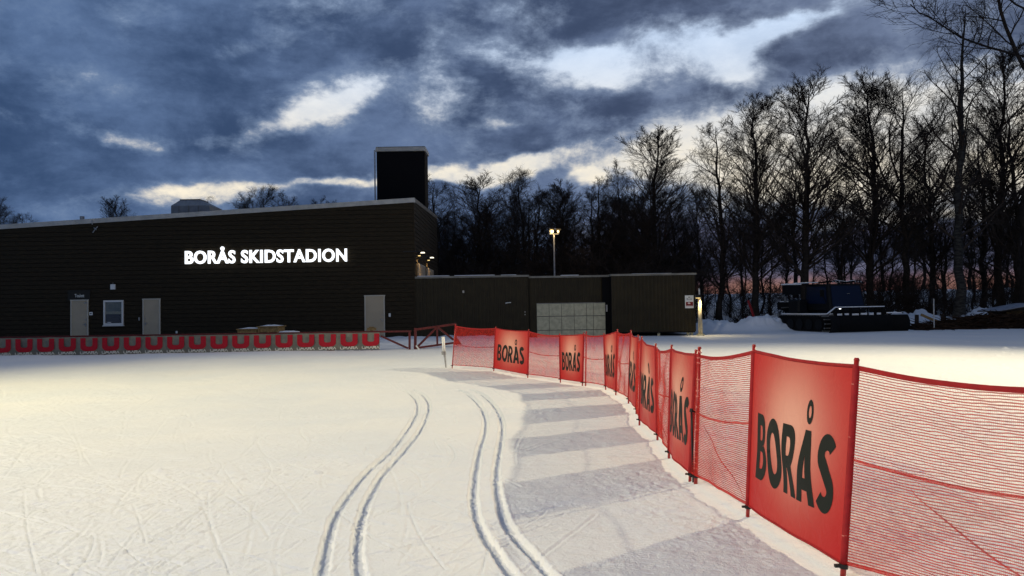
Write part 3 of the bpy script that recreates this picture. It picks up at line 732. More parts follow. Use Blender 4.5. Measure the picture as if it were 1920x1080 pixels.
MB().b2((x0 + W * .38, Ys - .036, z0 + H * .84), (x0 + W * .60, Ys - .032, z0 + H * .89)).b2((x0 + W * .40, Ys - .036, z0 + H * .82), (x0 + W * .45, Ys - .032, z0 + H * .84)).b2((x0 + W * .53, Ys - .036, z0 + H * .82), (x0 + W * .58, Ys - .032, z0 + H * .84)).build('crest', M_ink, sb)
put_text('Borås', x0 + W * .2, Ys - .034, z0 + H * .66, W * .6, H * .13, M_ink, sb)

# lit timber post beside the annexe
pb = at(1313.5, 628, YW - .9); pt = at(1310.5, 541, YW - .9); pm = at(1312, 556, YW - .9)
lp = thing('lit_post', 'pale post with a small yellow lamp shining down it beside the annexe corner', 'lamp post', (pb.x, pb.y, gz(pb.x, pb.y)))
MB().tube([(pb.x, pb.y, -.1), (pb.x - .01, pb.y, pm.z)], [.115, .085], 10).build('post', pmat('pale_post', (.50, .44, .32), .7, .3, 9, vsc=(1, 1, .2)), lp, True)
MB().tube([(pb.x - .01, pb.y, pm.z + .002), (pb.x - .02, pb.y, pt.z)], [.05, .045], 8).build('upper_pipe', M_galv, lp)
hd = MB().b2((pb.x - .24, pb.y - .2, pm.z - .06), (pb.x + .02, pb.y - .02, pm.z + .10)).build('lamp_head', M_blackp, lp)
MB().b2((pb.x - .22, pb.y - .18, pm.z - .085), (pb.x - .01, pb.y - .04, pm.z - .062)).build('lens', M_lampw, hd)
MB().tube([(pb.x, pb.y, -.05), (pb.x, pb.y, .10)], .2, 10).build('foot', M_conc, lp)
def light(name, typ, loc, energy, color, size=.1, aim=None, parent=None, spot=None, blend=.5):
    L = bpy.data.lights.new(name, typ); L.energy = energy; L.color = color; L.shadow_soft_size = size
    if spot: L.spot_size = R(spot); L.spot_blend = blend
    o = bpy.data.objects.new(name, L); COL.objects.link(o)
    if aim is not None: o.rotation_euler = (Vector(aim) - Vector(loc)).to_track_quat('-Z', 'Y').to_euler()
    o.location = Vector(loc) - (ORIG[parent] if parent is not None else Vector((0, 0, 0)))
    if parent is not None: o.parent = parent
    return o
light('post_light', 'SPOT', (pb.x - .05, pb.y - .17, pm.z - .12), 110, (1, .80, .42), .06, aim=(pb.x + .9, pb.y - 1.0, 0), parent=lp, spot=120)

# ---------------------------------------------------------------- street lamp behind the annexe
YL = 52
sp = at(1038.5, 440, YL)
sl_ = thing('street_lamp', 'tall twin-headed street lamp with warm lit heads behind the annexe', 'street lamp', (sp.x, YL, 0))
MB().tube([(sp.x, YL, -.1), (sp.x, YL, sp.z)], [.075, .05], 8).build('pole', M_galv, sl_)
MB().tube([(sp.x - .35, YL - .1, sp.z + .05), (sp.x + .35, YL + .1, sp.z + .05)], .035, 6).build('crossarm', M_galv, sl_)
for px, py, r_, m_ in ((1034.5, 433.5, .15, M_lampw), (1046.5, 434, .085, M_lampw)):
    p = at(px, py, YL); hd = MB().b2(p + Vector((-.2, -.15, .09)), p + Vector((.2, .2, .17))).build('lamp_head', M_blackp, sl_)
    MB().tube([p + Vector((0, 0, -r_)), p + Vector((0, 0, -r_ * .6)), p + Vector((0, 0, 0)), p + Vector((0, 0, .085))], [r_ * .3, r_ * .85, r_, r_ * .8], 12).build('bulb', m_, hd, True)
    light('street_lamp_light', 'POINT', p + Vector((0, -.5, -.1)), 40, (1, .68, .3), .15, parent=sl_)

# ---------------------------------------------------------------- rail fence with long banner, gates
YF = 29.0
def strip_mesh(me, fx_):   # map mesh coords with a function
    for v_ in me.vertices: v_.co = fx_(v_.co)
    me.update(); return me
fb0, fb1 = at(-60, 671, YF), at(712, 656, YF)
gA, gB = at(-60, 635.5, YF), at(712, 623, YF)
fl = thing('rail_fence', 'low dark red rail fence carrying the long grey banner before the hall', 'fence', (fb0.x, YF, 0))
mb = MB().bar(at(-60, 634.0, YF + .06), at(771, 621.0, YF + .06), .07, .07); mb.build('top_rail', M_rail, fl)
MB().bar(at(-60, 673, YF + .06), at(712, 658, YF + .06), .08, .09).build('bottom_rail', M_rail, fl)
for px in (46, 192, 340, 480, 620):
    yb = 672 - px * .0205; MB().bar(at(px, yb + 6, YF + .08), at(px, 634 - px * .0168, YF + .08), .08).box(at(px, yb - 1, YF + .02), (.30, .10, .11)).build('post', M_rail, fl)
MB().bar(at(768, 656, YF + .06), at(768, 620, YF + .06), .08).build('post', M_rail, fl)
MB().bar(at(714, 630, YF + .05), at(765, 653, YF + .05), .07).build('brace', M_rail, fl)
bn = thing('advertising_banner', 'long grey mesh banner with red U emblems and white UMARA words in front of hall', 'banner', (fb0.x, YF - .02, 0))
a, b = at(-60, 671.5 - 2, YF), at(712, 655.0, YF); c_, d_ = at(-60, 635, YF), at(712, 622.8, YF)
mb = MB(); n = 120
vs_ = []
for i in range(n + 1):
    t = i / n; yb = YF - .03 + .018 * math.sin(t * 62) + .01 * math.sin(t * 151 + 1)
    lo2, hi2 = a.lerp(b, t), c_.lerp(d_, t); md = lo2.lerp(hi2, .5)
    vs_ += [Vector((lo2.x, YF - .03, lo2.z)), Vector((md.x, yb, md.z)), Vector((hi2.x, YF - .03, hi2.z - .008 * abs(math.sin(t * 62))))]
mb.add(vs_, [(i * 3 + k, i * 3 + 3 + k, i * 3 + 4 + k, i * 3 + 1 + k) for i in range(n) for k in range(2)])
mb.build('fabric', M_bmesh, bn, True)
def bpt(t, s_, off=-.055):   # t along, s up
    lo2, hi2 = a.lerp(b, t), c_.lerp(d_, t); p = lo2.lerp(hi2, s_); p.y = YF + off; return p
def u_shape():
    o = []; out = [(0, 1), (0, .30)]
    for k in range(9): an = math.pi + k / 8 * math.pi / 2; out.append((.32 + .32 * math.cos(an), .32 + .32 * math.sin(an)))
    for k in range(9): an = 1.5 * math.pi + k / 8 * math.pi / 2; out.append((.68 + .32 * math.cos(an), .32 + .32 * math.sin(an)))
    out += [(1, .30), (1, 1), (.70, 1), (.70, .42)]
    for k in range(7): an = -k / 6 * math.pi / 2; out.append((.56 + .14 * math.cos(an), .48 + .14 * math.sin(an)))
    for k in range(7): an = -math.pi / 2 - k / 6 * math.pi / 2; out.append((.44 + .14 * math.cos(an), .48 + .14 * math.sin(an)))
    out += [(.30, .42), (.30, 1)]
    return out
def stroke_word(word, th=.16):
    G_ = {'U': ([[(0, 1), (0, .3), (.12, .08), (.35, 0), (.65, 0), (.88, .08), (1, .3), (1, 1)]], 1.0),
          'M': ([[(0, 0), (.35, 1), (.62, .35), (.89, 1), (1.24, 0)]], 1.24),
          'A': ([[(0, 0), (.5, 1), (1, 0)]], 1.0),
          'R': ([[(0, 0), (0, 1), (.75, 1), (.95, .85), (.95, .65), (.75, .48), (.2, .48)], [(.5, .47), (1.0, 0)]], 1.0)}
    x = 0; segs = []
    for ch in word:
        st, w_ = G_[ch]
        for p_ in st: segs.append([(x + q[0], q[1]) for q in p_])
        x += w_ + .22
    return segs, x - .22
segs, WW = stroke_word('UMARA')
for k in range(-1, 17):
    pxc = 46.8 + 40.55 * k - .0 * k; 
    def tt(px): return (at(px, 650, YF).x - a.x) / (b.x - a.x)
    t0, t1 = tt(pxc - 16), tt(pxc + 16)
    t0 = max(t0, 0.002)
    poly = u_shape()
    me = curve_fill([poly]); off = ORIG[bn]
    for v_ in me.vertices: v_.co = bpt(t0 + (t1 - t0) * v_.co.x, .21 + .72 * v_.co.y, -.062) - off
    link('emblem', me, M_logo, bn)
    mb = MB(); t1b = t1
    for si, sg_ in enumerate(segs):
        for i in range(len(sg_) - 1):
            (xa, za), (xb, zb_) = sg_[i], sg_[i + 1]
            P = bpt(t0 + (t1 - t0) * xa / WW, .055 + .125 * za, -.062 - .0004 * ((i + si * 3) % 7)); Q = bpt(t0 + (t1 - t0) * xb / WW, .055 + .125 * zb_, -.062 - .0004 * ((i + si * 3) % 7))
            d = (Q - P); nn = Vector((-d.z, 0, d.x)).normalized() * .0150; e = d.normalized() * .008
            mb.add([P - e - nn, Q + e - nn, Q + e + nn, P - e + nn], [(0, 1, 2, 3)])
    mb.build('lettering', M_wtext, bn)
# open swing gate
g = thing('swing_gate', 'dark red trussed steel gate tilted upward between banner end and red netting', 'gate', at(779, 656, YF + .3))
YG = YF + .2
P0, P1, P2, P3 = at(779, 618, YG), at(855, 607.5, YG + 1), at(850, 643, YG + 1), at(779.5, 652.5, YG)
MB().bar(P0, P1, .085).build('top_rail', M_rail, g); MB().bar(P3, P2, .075).build('bottom_rail', M_rail, g)
MB().bar(at(778.5, 656, YG - .02), at(779, 615, YG - .02), .10).build('post', M_rail, g)
m1, m2 = at(819.5, 613, YG + .5), at(820, 646, YG + .5)
MB().bar(m1, m2, .07).build('upright', M_rail, g)
MB().bar(at(783, 650, YG + .06), m1, .07).build('brace', M_rail, g); MB().bar(m1, at(850, 637, YG + .98), .07).build('brace', M_rail, g)
MB().bar(P1, at(854, 645, YG + 1), .08).prism([(at(853, 628, YG + 1).x, at(853, 628, YG + 1).z), (at(866, 646, YG + 1).x, at(866, 646, YG + 1).z), (at(850, 646, YG + 1).x, at(850, 646, YG + 1).z)], YG + .95, YG + 1.05).build('hinge_plate', M_rail, g)
MB().bar(at(780, 648, YG - .1), at(786, 655, YG - .1), .05).build('reflector', M_white, g)
# crates behind the banner
def crate(px0, py0, px1, py1, Y, lab, cat='crate', lid=True):
    x0, x1, z0, z1 = wall_rect(px0, py0, px1, py1, Y); base = gz((x0 + x1) / 2, Y)
    o = thing('wooden_crate', lab, cat, ((x0 + x1) / 2, Y, base)); z0 = base
    nb = 3
    mb = MB()
    for k in range(nb): mb.b2((x0, Y, z0 + (z1 - z0) * k / nb + .01), (x1, Y + .9, z0 + (z1 - z0) * (k + 1) / nb - .012))
    mb.build('boards', M_wood, o)
    mb = MB()
    for xx in (x0 + .03, (x0 + x1) / 2, x1 - .03): mb.b2((xx - .04, Y - .03, z0), (xx + .04, Y - .003, z1))
    mb.build('battens', M_wood, o)
    if lid:
        v = MB().b2((x0 - .05, Y - .06, z1 + .003), (x1 + .05, Y + .96, z1 + .05)); v.build('lid', M_wood, o)
        s_ = MB(); n_ = 9; vs2 = []
        for i in range(n_):
            for j in range(5):
                u_, w_ = i / (n_ - 1), j / 4
                vs2.append((x0 + (x1 - x0) * u_, Y + .9 * w_, z1 + .052 + .05 * math.sin(math.pi * u_) * math.sin(math.pi * w_) * random.uniform(.6, 1.3)))
        s_.add(vs2, [(i * 5 + j, i * 5 + j + 1, i * 5 + 5 + j + 1, i * 5 + 5 + j) for i in range(n_ - 1) for j in range(4)]).build('snow_cap', M_snowcap, o, True)
crate(446, 618.5, 481, 628, 33, 'low pale wooden crate with snow behind the banner, left of the taller crate')
crate(484, 613.5, 522.5, 628, 33, 'taller yellowish wooden crate with snow on its lid behind the banner')
p = at(541, 622.5, 33.2)
vs_ = MB(); nA, nR = 14, 5; rnd = random.Random(4); pts = [p + Vector((0, 0, .06))]
for r_ in range(1, nR + 1):
    for k in range(nA):
        an = 2 * math.pi * k / nA; q = r_ / nR; pts.append(Vector((p.x + .62 * q * math.cos(an), p.y + .4 * q * math.sin(an), p.z + .06 * (1 - q * q) + rnd.uniform(-.01, .01) - (.45 if r_ == nR else 0))))
fs = [(0, 1 + k, 1 + (k + 1) % nA) for k in range(nA)] + [(1 + r_ * nA + k, 1 + (r_ + 1) * nA + k, 1 + (r_ + 1) * nA + (k + 1) % nA, 1 + r_ * nA + (k + 1) % nA) for r_ in range(nR - 1) for k in range(nA)]
tag(vs_.add(pts, fs).build('snow_heap', M_snowcap, None, True), 'small white snow heap behind the banner right of the wooden crates', 'snow heap')
p = at(697, 617, 33.0); tag(MB().box(p, (.36, .3, .12)).box(p + Vector((0, 0, .08)), (.2, .2, .05)).bar(p + Vector((0, 0, 0)), (p.x, p.y, gz(p.x, p.y)), .12).build('small_stool', M_wood, None), 'small dark wooden stand in front of the rightmost beige door', 'stand')

# white marker stake
s0, s1 = ground_hit(836.5, 690), None
Ys2 = s0.y; s1 = at(830.8, 631.5, Ys2); sm = at(832.5, 661, Ys2)
st = thing('marker_stake', 'slim white and grey stake stuck in the snow left of the netting end', 'stake', s0)
MB().tube([s0 - Vector((0, 0, .05)), at(834.5, 672, Ys2), sm], [.018, .028, .035], 8).build('spike', M_galv, st)
MB().tube([sm + Vector((0, 0, .002)), s1], [.042, .045], 10).build('tube', M_white, st, True)
MB().tube([at(832.2, 665, Ys2), at(831.8, 659, Ys2)], [.062, .062], 10).build('clamp', M_metal, st)

# ---------------------------------------------------------------- safety netting: poles, banners, net panels
POST = [  # bottom px, top px
 ((847.7, 690.9), (853.8, 609.9)), ((925.7, 696.4), (929.3, 614.4)), ((989.5, 708.6), (991.4, 619.6)), ((1050.7, 717), (1049.4, 627.5)),
 ((1092, 723.6), (1094.5, 625.5)), ((1135.6, 730.5), (1132.6, 627.0)), ((1154.6, 741.3), (1157.6, 620.0)), ((1178.4, 756.6), (1183, 622)),
 ((1193, 776.4), (1196.8, 631.3)), ((1198.9, 797.2), (1203.5, 634.3)), ((1232.8, 825.8), (1229.8, 648)), ((1254.2, 860.5), (1259.4, 651.1)),
 ((1293.5, 905), (1305, 661)), ((1401.8, 971.3), (1413.7, 653.2)), ((1580.0, 1088), (1606.0, 680.5)), ((2010, 1330), (2050, 765))]
pole_pts = []
for i, (bq, tq) in enumerate(POST):
    g0 = ground_hit(*bq) if i < 15 else Vector((2.62, 3.35, gz(2.62, 3.35)))
    if i < 15:
        tp = at(tq[0], tq[1], g0.y)
    else: tp = Vector((2.68, 3.33, 1.20))
    pole_pts.append((g0, tp))
print('POLES', [(round(a_.x, 2), round(a_.y, 2), round(b_.z - a_.z, 2)) for a_, b_ in pole_pts])
ORD = ['nearest', 'second nearest', 'third nearest', 'fourth nearest', 'fifth nearest', 'sixth nearest', 'seventh nearest', 'eighth nearest']
NTH = ['first', 'second', 'third', 'fourth', 'fifth', 'sixth', 'seventh', 'eighth', 'ninth', 'tenth', 'eleventh', 'twelfth', 'thirteenth', 'fourteenth', 'fifteenth', 'sixteenth', 'seventeenth']
def pole(g0, tp, lab, hinge=True, r=.0145, extra=0):
    o = thing('fence_pole', lab, 'fence pole', g0, 'red poles of the netting')
    d = (tp - g0); top = g0 + d * (1.0 + .012)
    MB().tube([g0 - d * .06, g0 + d * .5, top], [r, r, r * .9], 10).build('shaft', M_pole, o, True)
    MB().tube([top, top + d * .012], [r * 1.1, r * .7], 10).build('cap', M_pole, o)
    if hinge:
        k = .055; a_ = g0 + d * k
        MB().tube([a_, a_ + d * .02], r * 1.55, 10).box(a_ + d * .012 + Vector((-r * 1.9, 0, 0)), (r * 2.6, r * 1.2, r * 1.0)).build('clip', M_blackp, o)
    for k in range(22 if g0.y < 9 else 0):      # little loops holding the fabric
        if random.random() < .45: continue
        a_ = g0 + d * (.12 + .86 * k / 21); MB().tube([a_, a_ + d * .008 + Vector((random.uniform(-.003, .003), 0, 0))], r * 1.22, 8).build('tie', pmat('pale_red_tie', (.62, .20, .16), .4), o)
    return o
# surface between two poles
def surf(i, billow, sag, seed, lo=.075, hi=.985):
    (a0, a1_), (b0, b1) = pole_pts[i], pole_pts[i + 1]
    L = (b0 - a0).length; nrm = (b0 - a0).cross(Vector((0, 0, 1))).normalized()
    r = random.Random(seed); ph = [r.uniform(0, 6.28) for _ in range(8)]
    def S(u, v, off=0.0):
        l = a0.lerp(a1_, lo).lerp(b0.lerp(b1, lo), u); h = a0.lerp(a1_, hi).lerp(b0.lerp(b1, hi), u)
        e = math.sin(math.pi * u)
        h = h - Vector((0, 0, sag * L * e)); l = l + Vector((0, 0, sag * .3 * L * e))
        p = l.lerp(h, v)
        w = billow * e * (.6 + .4 * math.sin(math.pi * v)) + .010 * e * math.sin(6 * u + 9 * v + ph[0]) + .006 * e * math.sin(15 * u - 4 * v + ph[1]) + .004 * e * math.sin(4 * u + 17 * v + ph[2]) * math.sin(math.pi * v)
        return p + nrm * (w + off)
    return S, nrm, L
# lettering polygons
def arc(cx, cy, rx, ry, a0, a1, n=12):
    return [(cx + rx * math.cos(R(a0 + (a1 - a0) * k / n)), cy + ry * math.sin(R(a0 + (a1 - a0) * k / n))) for k in range(n + 1)]
def letter_B():
    o = [(0, 0), (0, 1)] + arc(.33, .755, .25, .245, 90, -82, 12) + arc(.34, .275, .29, .275, 78, -90, 12)
    return [o, [(.21, .60), (.21, .83)] + arc(.32, .715, .075, .115, 90, -90, 6), [(.21, .17), (.21, .43)] + arc(.34, .30, .09, .13, 90, -90, 6)], .63
def letter_O(): return [arc(.40, .5, .40, .52, 0, 360, 40)[:-1], arc(.40, .5, .18, .31, 0, 360, 32)[:-1]], .80
def letter_R():
    o = [(0, 0), (0, 1)] + arc(.32, .70, .28, .30, 90, -62, 12) + [(.64, 0), (.41, 0), (.24, .38), (.205, .38), (.205, 0)]
    return [o, [(.205, .56), (.205, .83)] + arc(.30, .695, .10, .135, 90, -90, 8)], .64
def letter_A(): return [[(0, 0), (.25, 1), (.47, 1), (.72, 0), (.50, 0), (.46, .18), (.26, .18), (.22, 0)], [(.31, .35), (.41, .35), (.36, .66)], arc(.36, 1.25, .135, .17, 0, 360, 20)[:-1], arc(.36, 1.25, .06, .085, 0, 360, 16)[:-1]], .72
def letter_S():
    c = arc(.29, .745, .185, .165, 25, 235, 14) + arc(.27, .265, .20, .175, 45, -150, 14)
    c = [tuple(p) for p in c]; L_, R_ = [], []
    for i, p in enumerate(c):
        a_, b_ = c[max(i - 1, 0)], c[min(i + 1, len(c) - 1)]; d = (b_[0] - a_[0], b_[1] - a_[1]); l = math.hypot(*d) + 1e-9
        n_ = (-d[1] / l * .108, d[0] / l * .108); L_.append((p[0] + n_[0], p[1] + n_[1])); R_.append((p[0] - n_[0], p[1] - n_[1]))
    return [L_ + R_[::-1]], .56
x = 0; loops = []
for fn in (letter_B, letter_O, letter_R, letter_A, letter_S):
    Ls, w_ = fn(); loops.append(([[(px_ + x, py_) for px_, py_ in l] for l in Ls])); x += w_ + .05
WORDW = x - .05
word_me = curve_fill([l for L_ in loops for l in L_])
bm = bmesh.new(); bm.from_mesh(word_me)
for k in range(1, 60): bmesh.ops.bisect_plane(bm, geom=bm.verts[:] + bm.edges[:] + bm.faces[:], plane_co=(WORDW * k / 60, 0, 0), plane_no=(1, 0, 0))
for k in range(1, 24): bmesh.ops.bisect_plane(bm, geom=bm.verts[:] + bm.edges[:] + bm.faces[:], plane_co=(0, 1.5 * k / 24, 0), plane_no=(0, 1, 0))
bm.to_mesh(word_me); bm.free()
def make_banner(i, lab, billow, sag=.012, u0=.11, u1=.90, v0=.21, v1=.62):
    S, nrm, L = surf(i, billow, sag, 100 + i); n, m_ = 36, 24
    g0 = pole_pts[i][0]
    o = thing('red_banner', lab, 'banner', g0, 'red banners with the word BORÅS on the netting')
    sgn = 1 if (nrm.dot(CP - g0) > 0) else -1
    V = []; UV = []
    for layer in (0, 1):
        for a_ in range(n + 1):
            for b_ in range(m_ + 1):
                V.append(S(a_ / n, b_ / m_, sgn * (.0015 if layer == 0 else -.0015)) - g0)
    F = []; N_ = (n + 1) * (m_ + 1)
    for a_ in range(n):
        for b_ in range(m_):
            q = (a_ * (m_ + 1) + b_, (a_ + 1) * (m_ + 1) + b_, (a_ + 1) * (m_ + 1) + b_ + 1, a_ * (m_ + 1) + b_ + 1)
            F.append(q); F.append(tuple(N_ + k for k in q[::-1]))
    me = bpy.data.meshes.new('fabric'); me.from_pydata(V, [], F); uvl = me.uv_layers.new(name='UVMap')
    for lp_ in me.loops:
        k = lp_.vertex_index % N_; uvl.data[lp_.index].uv = ((k // (m_ + 1)) / n, (k % (m_ + 1)) / m_)
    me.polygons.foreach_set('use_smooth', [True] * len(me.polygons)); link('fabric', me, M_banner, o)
    w = word_me.copy()
    for v_ in w.vertices:
        p = S(u0 + (u1 - u0) * v_.co.x / WORDW, v0 + (v1 - v0) * v_.co.y, sgn * .004); v_.co = p - g0
    w.polygons.foreach_set('use_smooth', [True] * len(w.polygons)); link('lettering', w, M_ink, o)
    for uu in (0, 1):        # pole sleeves
        pts = [S(uu, b_ / 12) for b_ in range(13)]; MB().tube(pts, .021, 8).build('sleeve', M_hem, o, True)
    for vv, hh in ((1, .012), (0, .009)):
        MB().tube([S(a_ / 20, vv) for a_ in range(21)], hh, 6).build('hem', M_hem, o, True)
    return o
def rows_tubes(paths, r):
    P = np.array([[list(q) for q in p] for p in paths]); n_, k_, _ = P.shape
    T = np.gradient(P, axis=1); T /= np.linalg.norm(T, axis=2, keepdims=True) + 1e-9
    ref = np.array([0, 0, 1.0]) if abs(T[..., 2].mean()) < .7 else np.array([1.0, 0, 0])
    A = np.cross(T, ref); A /= np.linalg.norm(A, axis=2, keepdims=True) + 1e-9; B = np.cross(T, A)
    rr_ = np.asarray(r).reshape(-1, 1, 1) if np.ndim(r) else r
    V = np.stack([P + A * rr_, P + B * rr_, P - A * rr_, P - B * rr_], 2)   # n,k,4,3
    idx = np.arange(n_ * k_ * 4).reshape(n_, k_, 4); F = []
    for s_ in range(4):
        s2 = (s_ + 1) % 4; F.append(np.stack([idx[:, :-1, s_], idx[:, :-1, s2], idx[:, 1:, s2], idx[:, 1:, s_]], -1).reshape(-1, 4))
    return V.reshape(-1, 3), np.vstack(F)
def make_net(i, lab, billow, sag=.03, n=28, pitch=.0155):
    S, nrm, L = surf(i, billow, sag, 200 + i, .075, .985); g0 = pole_pts[i][0]
    o = thing('safety_net', lab, 'net', g0, 'red mesh panels of the netting')
    rows = int(1.13 / pitch); r = random.Random(i)
    paths = []
    for k in range(rows + 1):
        v = k / rows; paths.append([S(a_ / n, v + (.0017 * math.sin(a_ * 1.9 + k * 1.37) + .0018 * math.sin(a_ * .7 + k * .11 + 2 * math.sin(k * .23)) + .0011 * math.sin(a_ * 3.1 + k * 2.3)) * math.sin(math.pi * a_ / n)) - g0 for a_ in range(n + 1)])
    V, F = rows_tubes(paths, np.array([r.uniform(.0031, .0039) for _ in paths]))
    cols_ = int(L / .0085); paths = [[S(c_ / cols_, b_ / 24) - g0 for b_ in range(25)] for c_ in range(1, cols_)]
    V2, F2 = rows_tubes(paths, .0006)
    link('mesh', np_mesh('mesh', np.vstack([V, V2]), np.vstack([F, F2 + len(V)])), M_net, o)
    def ribbon(v, h, name, mat, du=0):
        vs_ = []; m2 = 40
        for a_ in range(m2 + 1):
            u = a_ / m2; vv = v - du * math.sin(math.pi * u)
            for s_, q in ((-1, -1), (1, -1), (1, 1), (-1, 1)): vs_.append(S(u, vv, q * .003) + Vector((0, 0, s_ * h / 2)) )
        fs_ = [(a_ * 4 + k, a_ * 4 + (k + 1) % 4, a_ * 4 + 4 + (k + 1) % 4, a_ * 4 + 4 + k) for a_ in range(m2) for k in range(4)]
        MB().add(vs_, fs_).build(name, mat, o)
    ribbon(.992, .030, 'top_hem', M_hem); ribbon(.008, .020, 'bottom_hem', M_net)
    ribbon(.53, .017, 'middle_band', M_net, .02)
    if i >= 10:      # loose cord wrinkled down the net
        pts = [S(.30 + .66 * q, .45 - .30 * q ** .7 - .12 * q * q + .012 * math.sin(q * 9), .004) for q in [k / 16 for k in range(17)]]
        MB().tube(pts, [.0015 + .0035 * math.sin(math.pi * k / 16) for k in range(17)], 6).build('loose_cord', M_net, o, True)
    return o
kinds = ['net', 'ban', 'net', 'ban', 'net', 'ban', 'net', 'ban', 'net', 'ban', 'net', 'ban', 'net', 'ban', 'net']
nb = sum(k == 'ban' for k in kinds); nn = sum(k == 'net' for k in kinds); ib, inn = nb, nn
for i, k in enumerate(kinds):
    if k == 'ban':
        ib -= 1
        ex = {0: 'large red BORÅS banner closest to the camera, whole word readable', nb - 1: 'red BORÅS banner farthest away, seen almost front on near the open gate'}.get(ib, f'{ORD[ib]} red BORÅS banner counted along the netting from the camera')
        far = i <= 5
        make_banner(i, ex, .03 if far else .045, .012)
    elif k == 'net':
        inn -= 1
        ex = {0: 'wide red mesh net panel running out of the picture at right', nn - 1: 'far left red mesh panel where the netting ends beside the gate'}.get(inn, f'{ORD[inn]} see-through red mesh panel counted along the netting from the camera')
        make_net(i, ex, .03)
for i, (g0, tp) in enumerate(pole_pts):
    k = len(pole_pts) - 1 - i
    if i == 15: lab = 'red fence pole just outside the picture at the right end of the netting'
    elif i == 14: lab = 'thick red fence pole at the right edge of the nearest BORÅS banner'
    elif i == 13: lab = 'red fence pole at the left edge of the nearest BORÅS banner'
    elif i == 0: lab = 'leaning red end pole of the netting beside the open gate'
    else: lab = f'red fence pole, {NTH[i]} counted from the far gate end of the netting'
    pole(g0, tp, lab, r=.0165 if i in (14,) else .0145)
# doubled poles where two lengths of netting meet
p0, p1 = ground_hit(1098, 724), None; p1 = at(1099.3, 623.6, p0.y); pole(p0, p1, 'second red pole standing close beside the second farthest BORÅS banner')
p0 = ground_hit(1304.3, 909.4); p1 = at(1311.5, 656, p0.y); pole(p0, p1, 'red pole with clips doubling the right edge of the second nearest BORÅS banner', r=.0175)
pole_pts[12] = (p0, p1)
q0 = ground_hit(1300, 906); qt = at(1296.5, 772, q0.y - .05)
bp_ = thing('black_support_pole', 'thin black support pole leaning against the red poles by the second nearest banner', 'pole', q0)
MB().tube([q0 - Vector((0, 0, .03)), q0.lerp(qt, .5), qt], [.010, .011, .010], 8).build('shaft', M_blackp, bp_, True)
MB().tube([qt, qt + Vector((.0, 0, .03))], [.02, .014], 8).bar(qt + Vector((0, 0, .01)), qt + Vector((.075, .03, -.02)), .014).build('clamp', M_blackp, bp_)
# snow collars around pole feet are part of the ground

# ---------------------------------------------------------------- trees
def branch(rs, PP, PR, m_, t0, t1, th, length, npt, up, wob, rad_k, rmin, jitter=1.0, lead_t=None):
    """PP (N,P,3) PR (N,P); returns child points (N*m,npt,3), radii"""
    Nn, P_, _ = PP.shape
    t = np.linspace(t0, t1, m_)[None, :] + rs.uniform(-.5, .5, (Nn, m_)) * (t1 - t0) / m_ * jitter
    t = np.clip(t, .02, .985); f = t * (P_ - 1); i = np.clip(np.floor(f).astype(int), 0, P_ - 2); w = (f - i)[..., None]
    ar = np.arange(Nn)[:, None]
    base = PP[ar, i] * (1 - w) + PP[ar, i + 1] * w
    T = PP[ar, i + 1] - PP[ar, i]; T /= np.linalg.norm(T, axis=-1, keepdims=True) + 1e-9
    pr = PR[ar, i] * (1 - w[..., 0]) + PR[ar, i + 1] * w[..., 0]
    rv = rs.normal(size=T.shape); rv -= (rv * T).sum(-1, keepdims=True) * T; rv /= np.linalg.norm(rv, axis=-1, keepdims=True) + 1e-9
    ang = rs.uniform(th[0], th[1], t.shape)[..., None]
    d = np.cos(ang) * T + np.sin(ang) * rv
    Lc = length(t, rs)
    pts = [base]; cur = base
    for k in range(npt - 1):
        d = d + np.array([0, 0, up]) + rs.normal(size=d.shape) * wob; d /= np.linalg.norm(d, axis=-1, keepdims=True) + 1e-9
        cur = cur + d * (Lc / (npt - 1))[..., None]; pts.append(cur)
    C = np.stack(pts, 2).reshape(Nn * m_, npt, 3)
    r0 = np.clip(pr * rad_k, rmin, None).reshape(-1, 1); tp = np.linspace(1, .35, npt)[None, :]
    return C, np.maximum(r0 * tp, rmin * .7), Lc.reshape(-1)
def tubes(PP, PR, sides):
    n_, k_, _ = PP.shape; D = PP[:, -1] - PP[:, 0]; D /= np.linalg.norm(D, axis=1, keepdims=True) + 1e-9
    ref = np.where(np.abs(D[:, 2:3]) < .9, np.array([[0, 0, 1.0]]), np.array([[1.0, 0, 0]]))
    A = np.cross(D, ref); A /= np.linalg.norm(A, axis=1, keepdims=True) + 1e-9; B = np.cross(D, A)
    an = np.arange(sides) * 2 * math.pi / sides
    off = A[:, None, None, :] * np.cos(an)[None, None, :, None] + B[:, None, None, :] * np.sin(an)[None, None, :, None]
    V = PP[:, :, None, :] + off * PR[:, :, None, None]
    idx = np.arange(n_ * k_ * sides).reshape(n_, k_, sides); F = []
    for s_ in range(sides):
        s2 = (s_ + 1) % sides; F.append(np.stack([idx[:, :-1, s_], idx[:, :-1, s2], idx[:, 1:, s2], idx[:, 1:, s_]], -1).reshape(-1, 4))
    return V.reshape(-1, 3), np.vstack(F)
def merge(parts):
    V, F, o = [], [], 0
    for v, f in parts: V.append(v); F.append(f + o); o += len(v)
    return np.vstack(V), np.vstack(F)
PROTO = {}
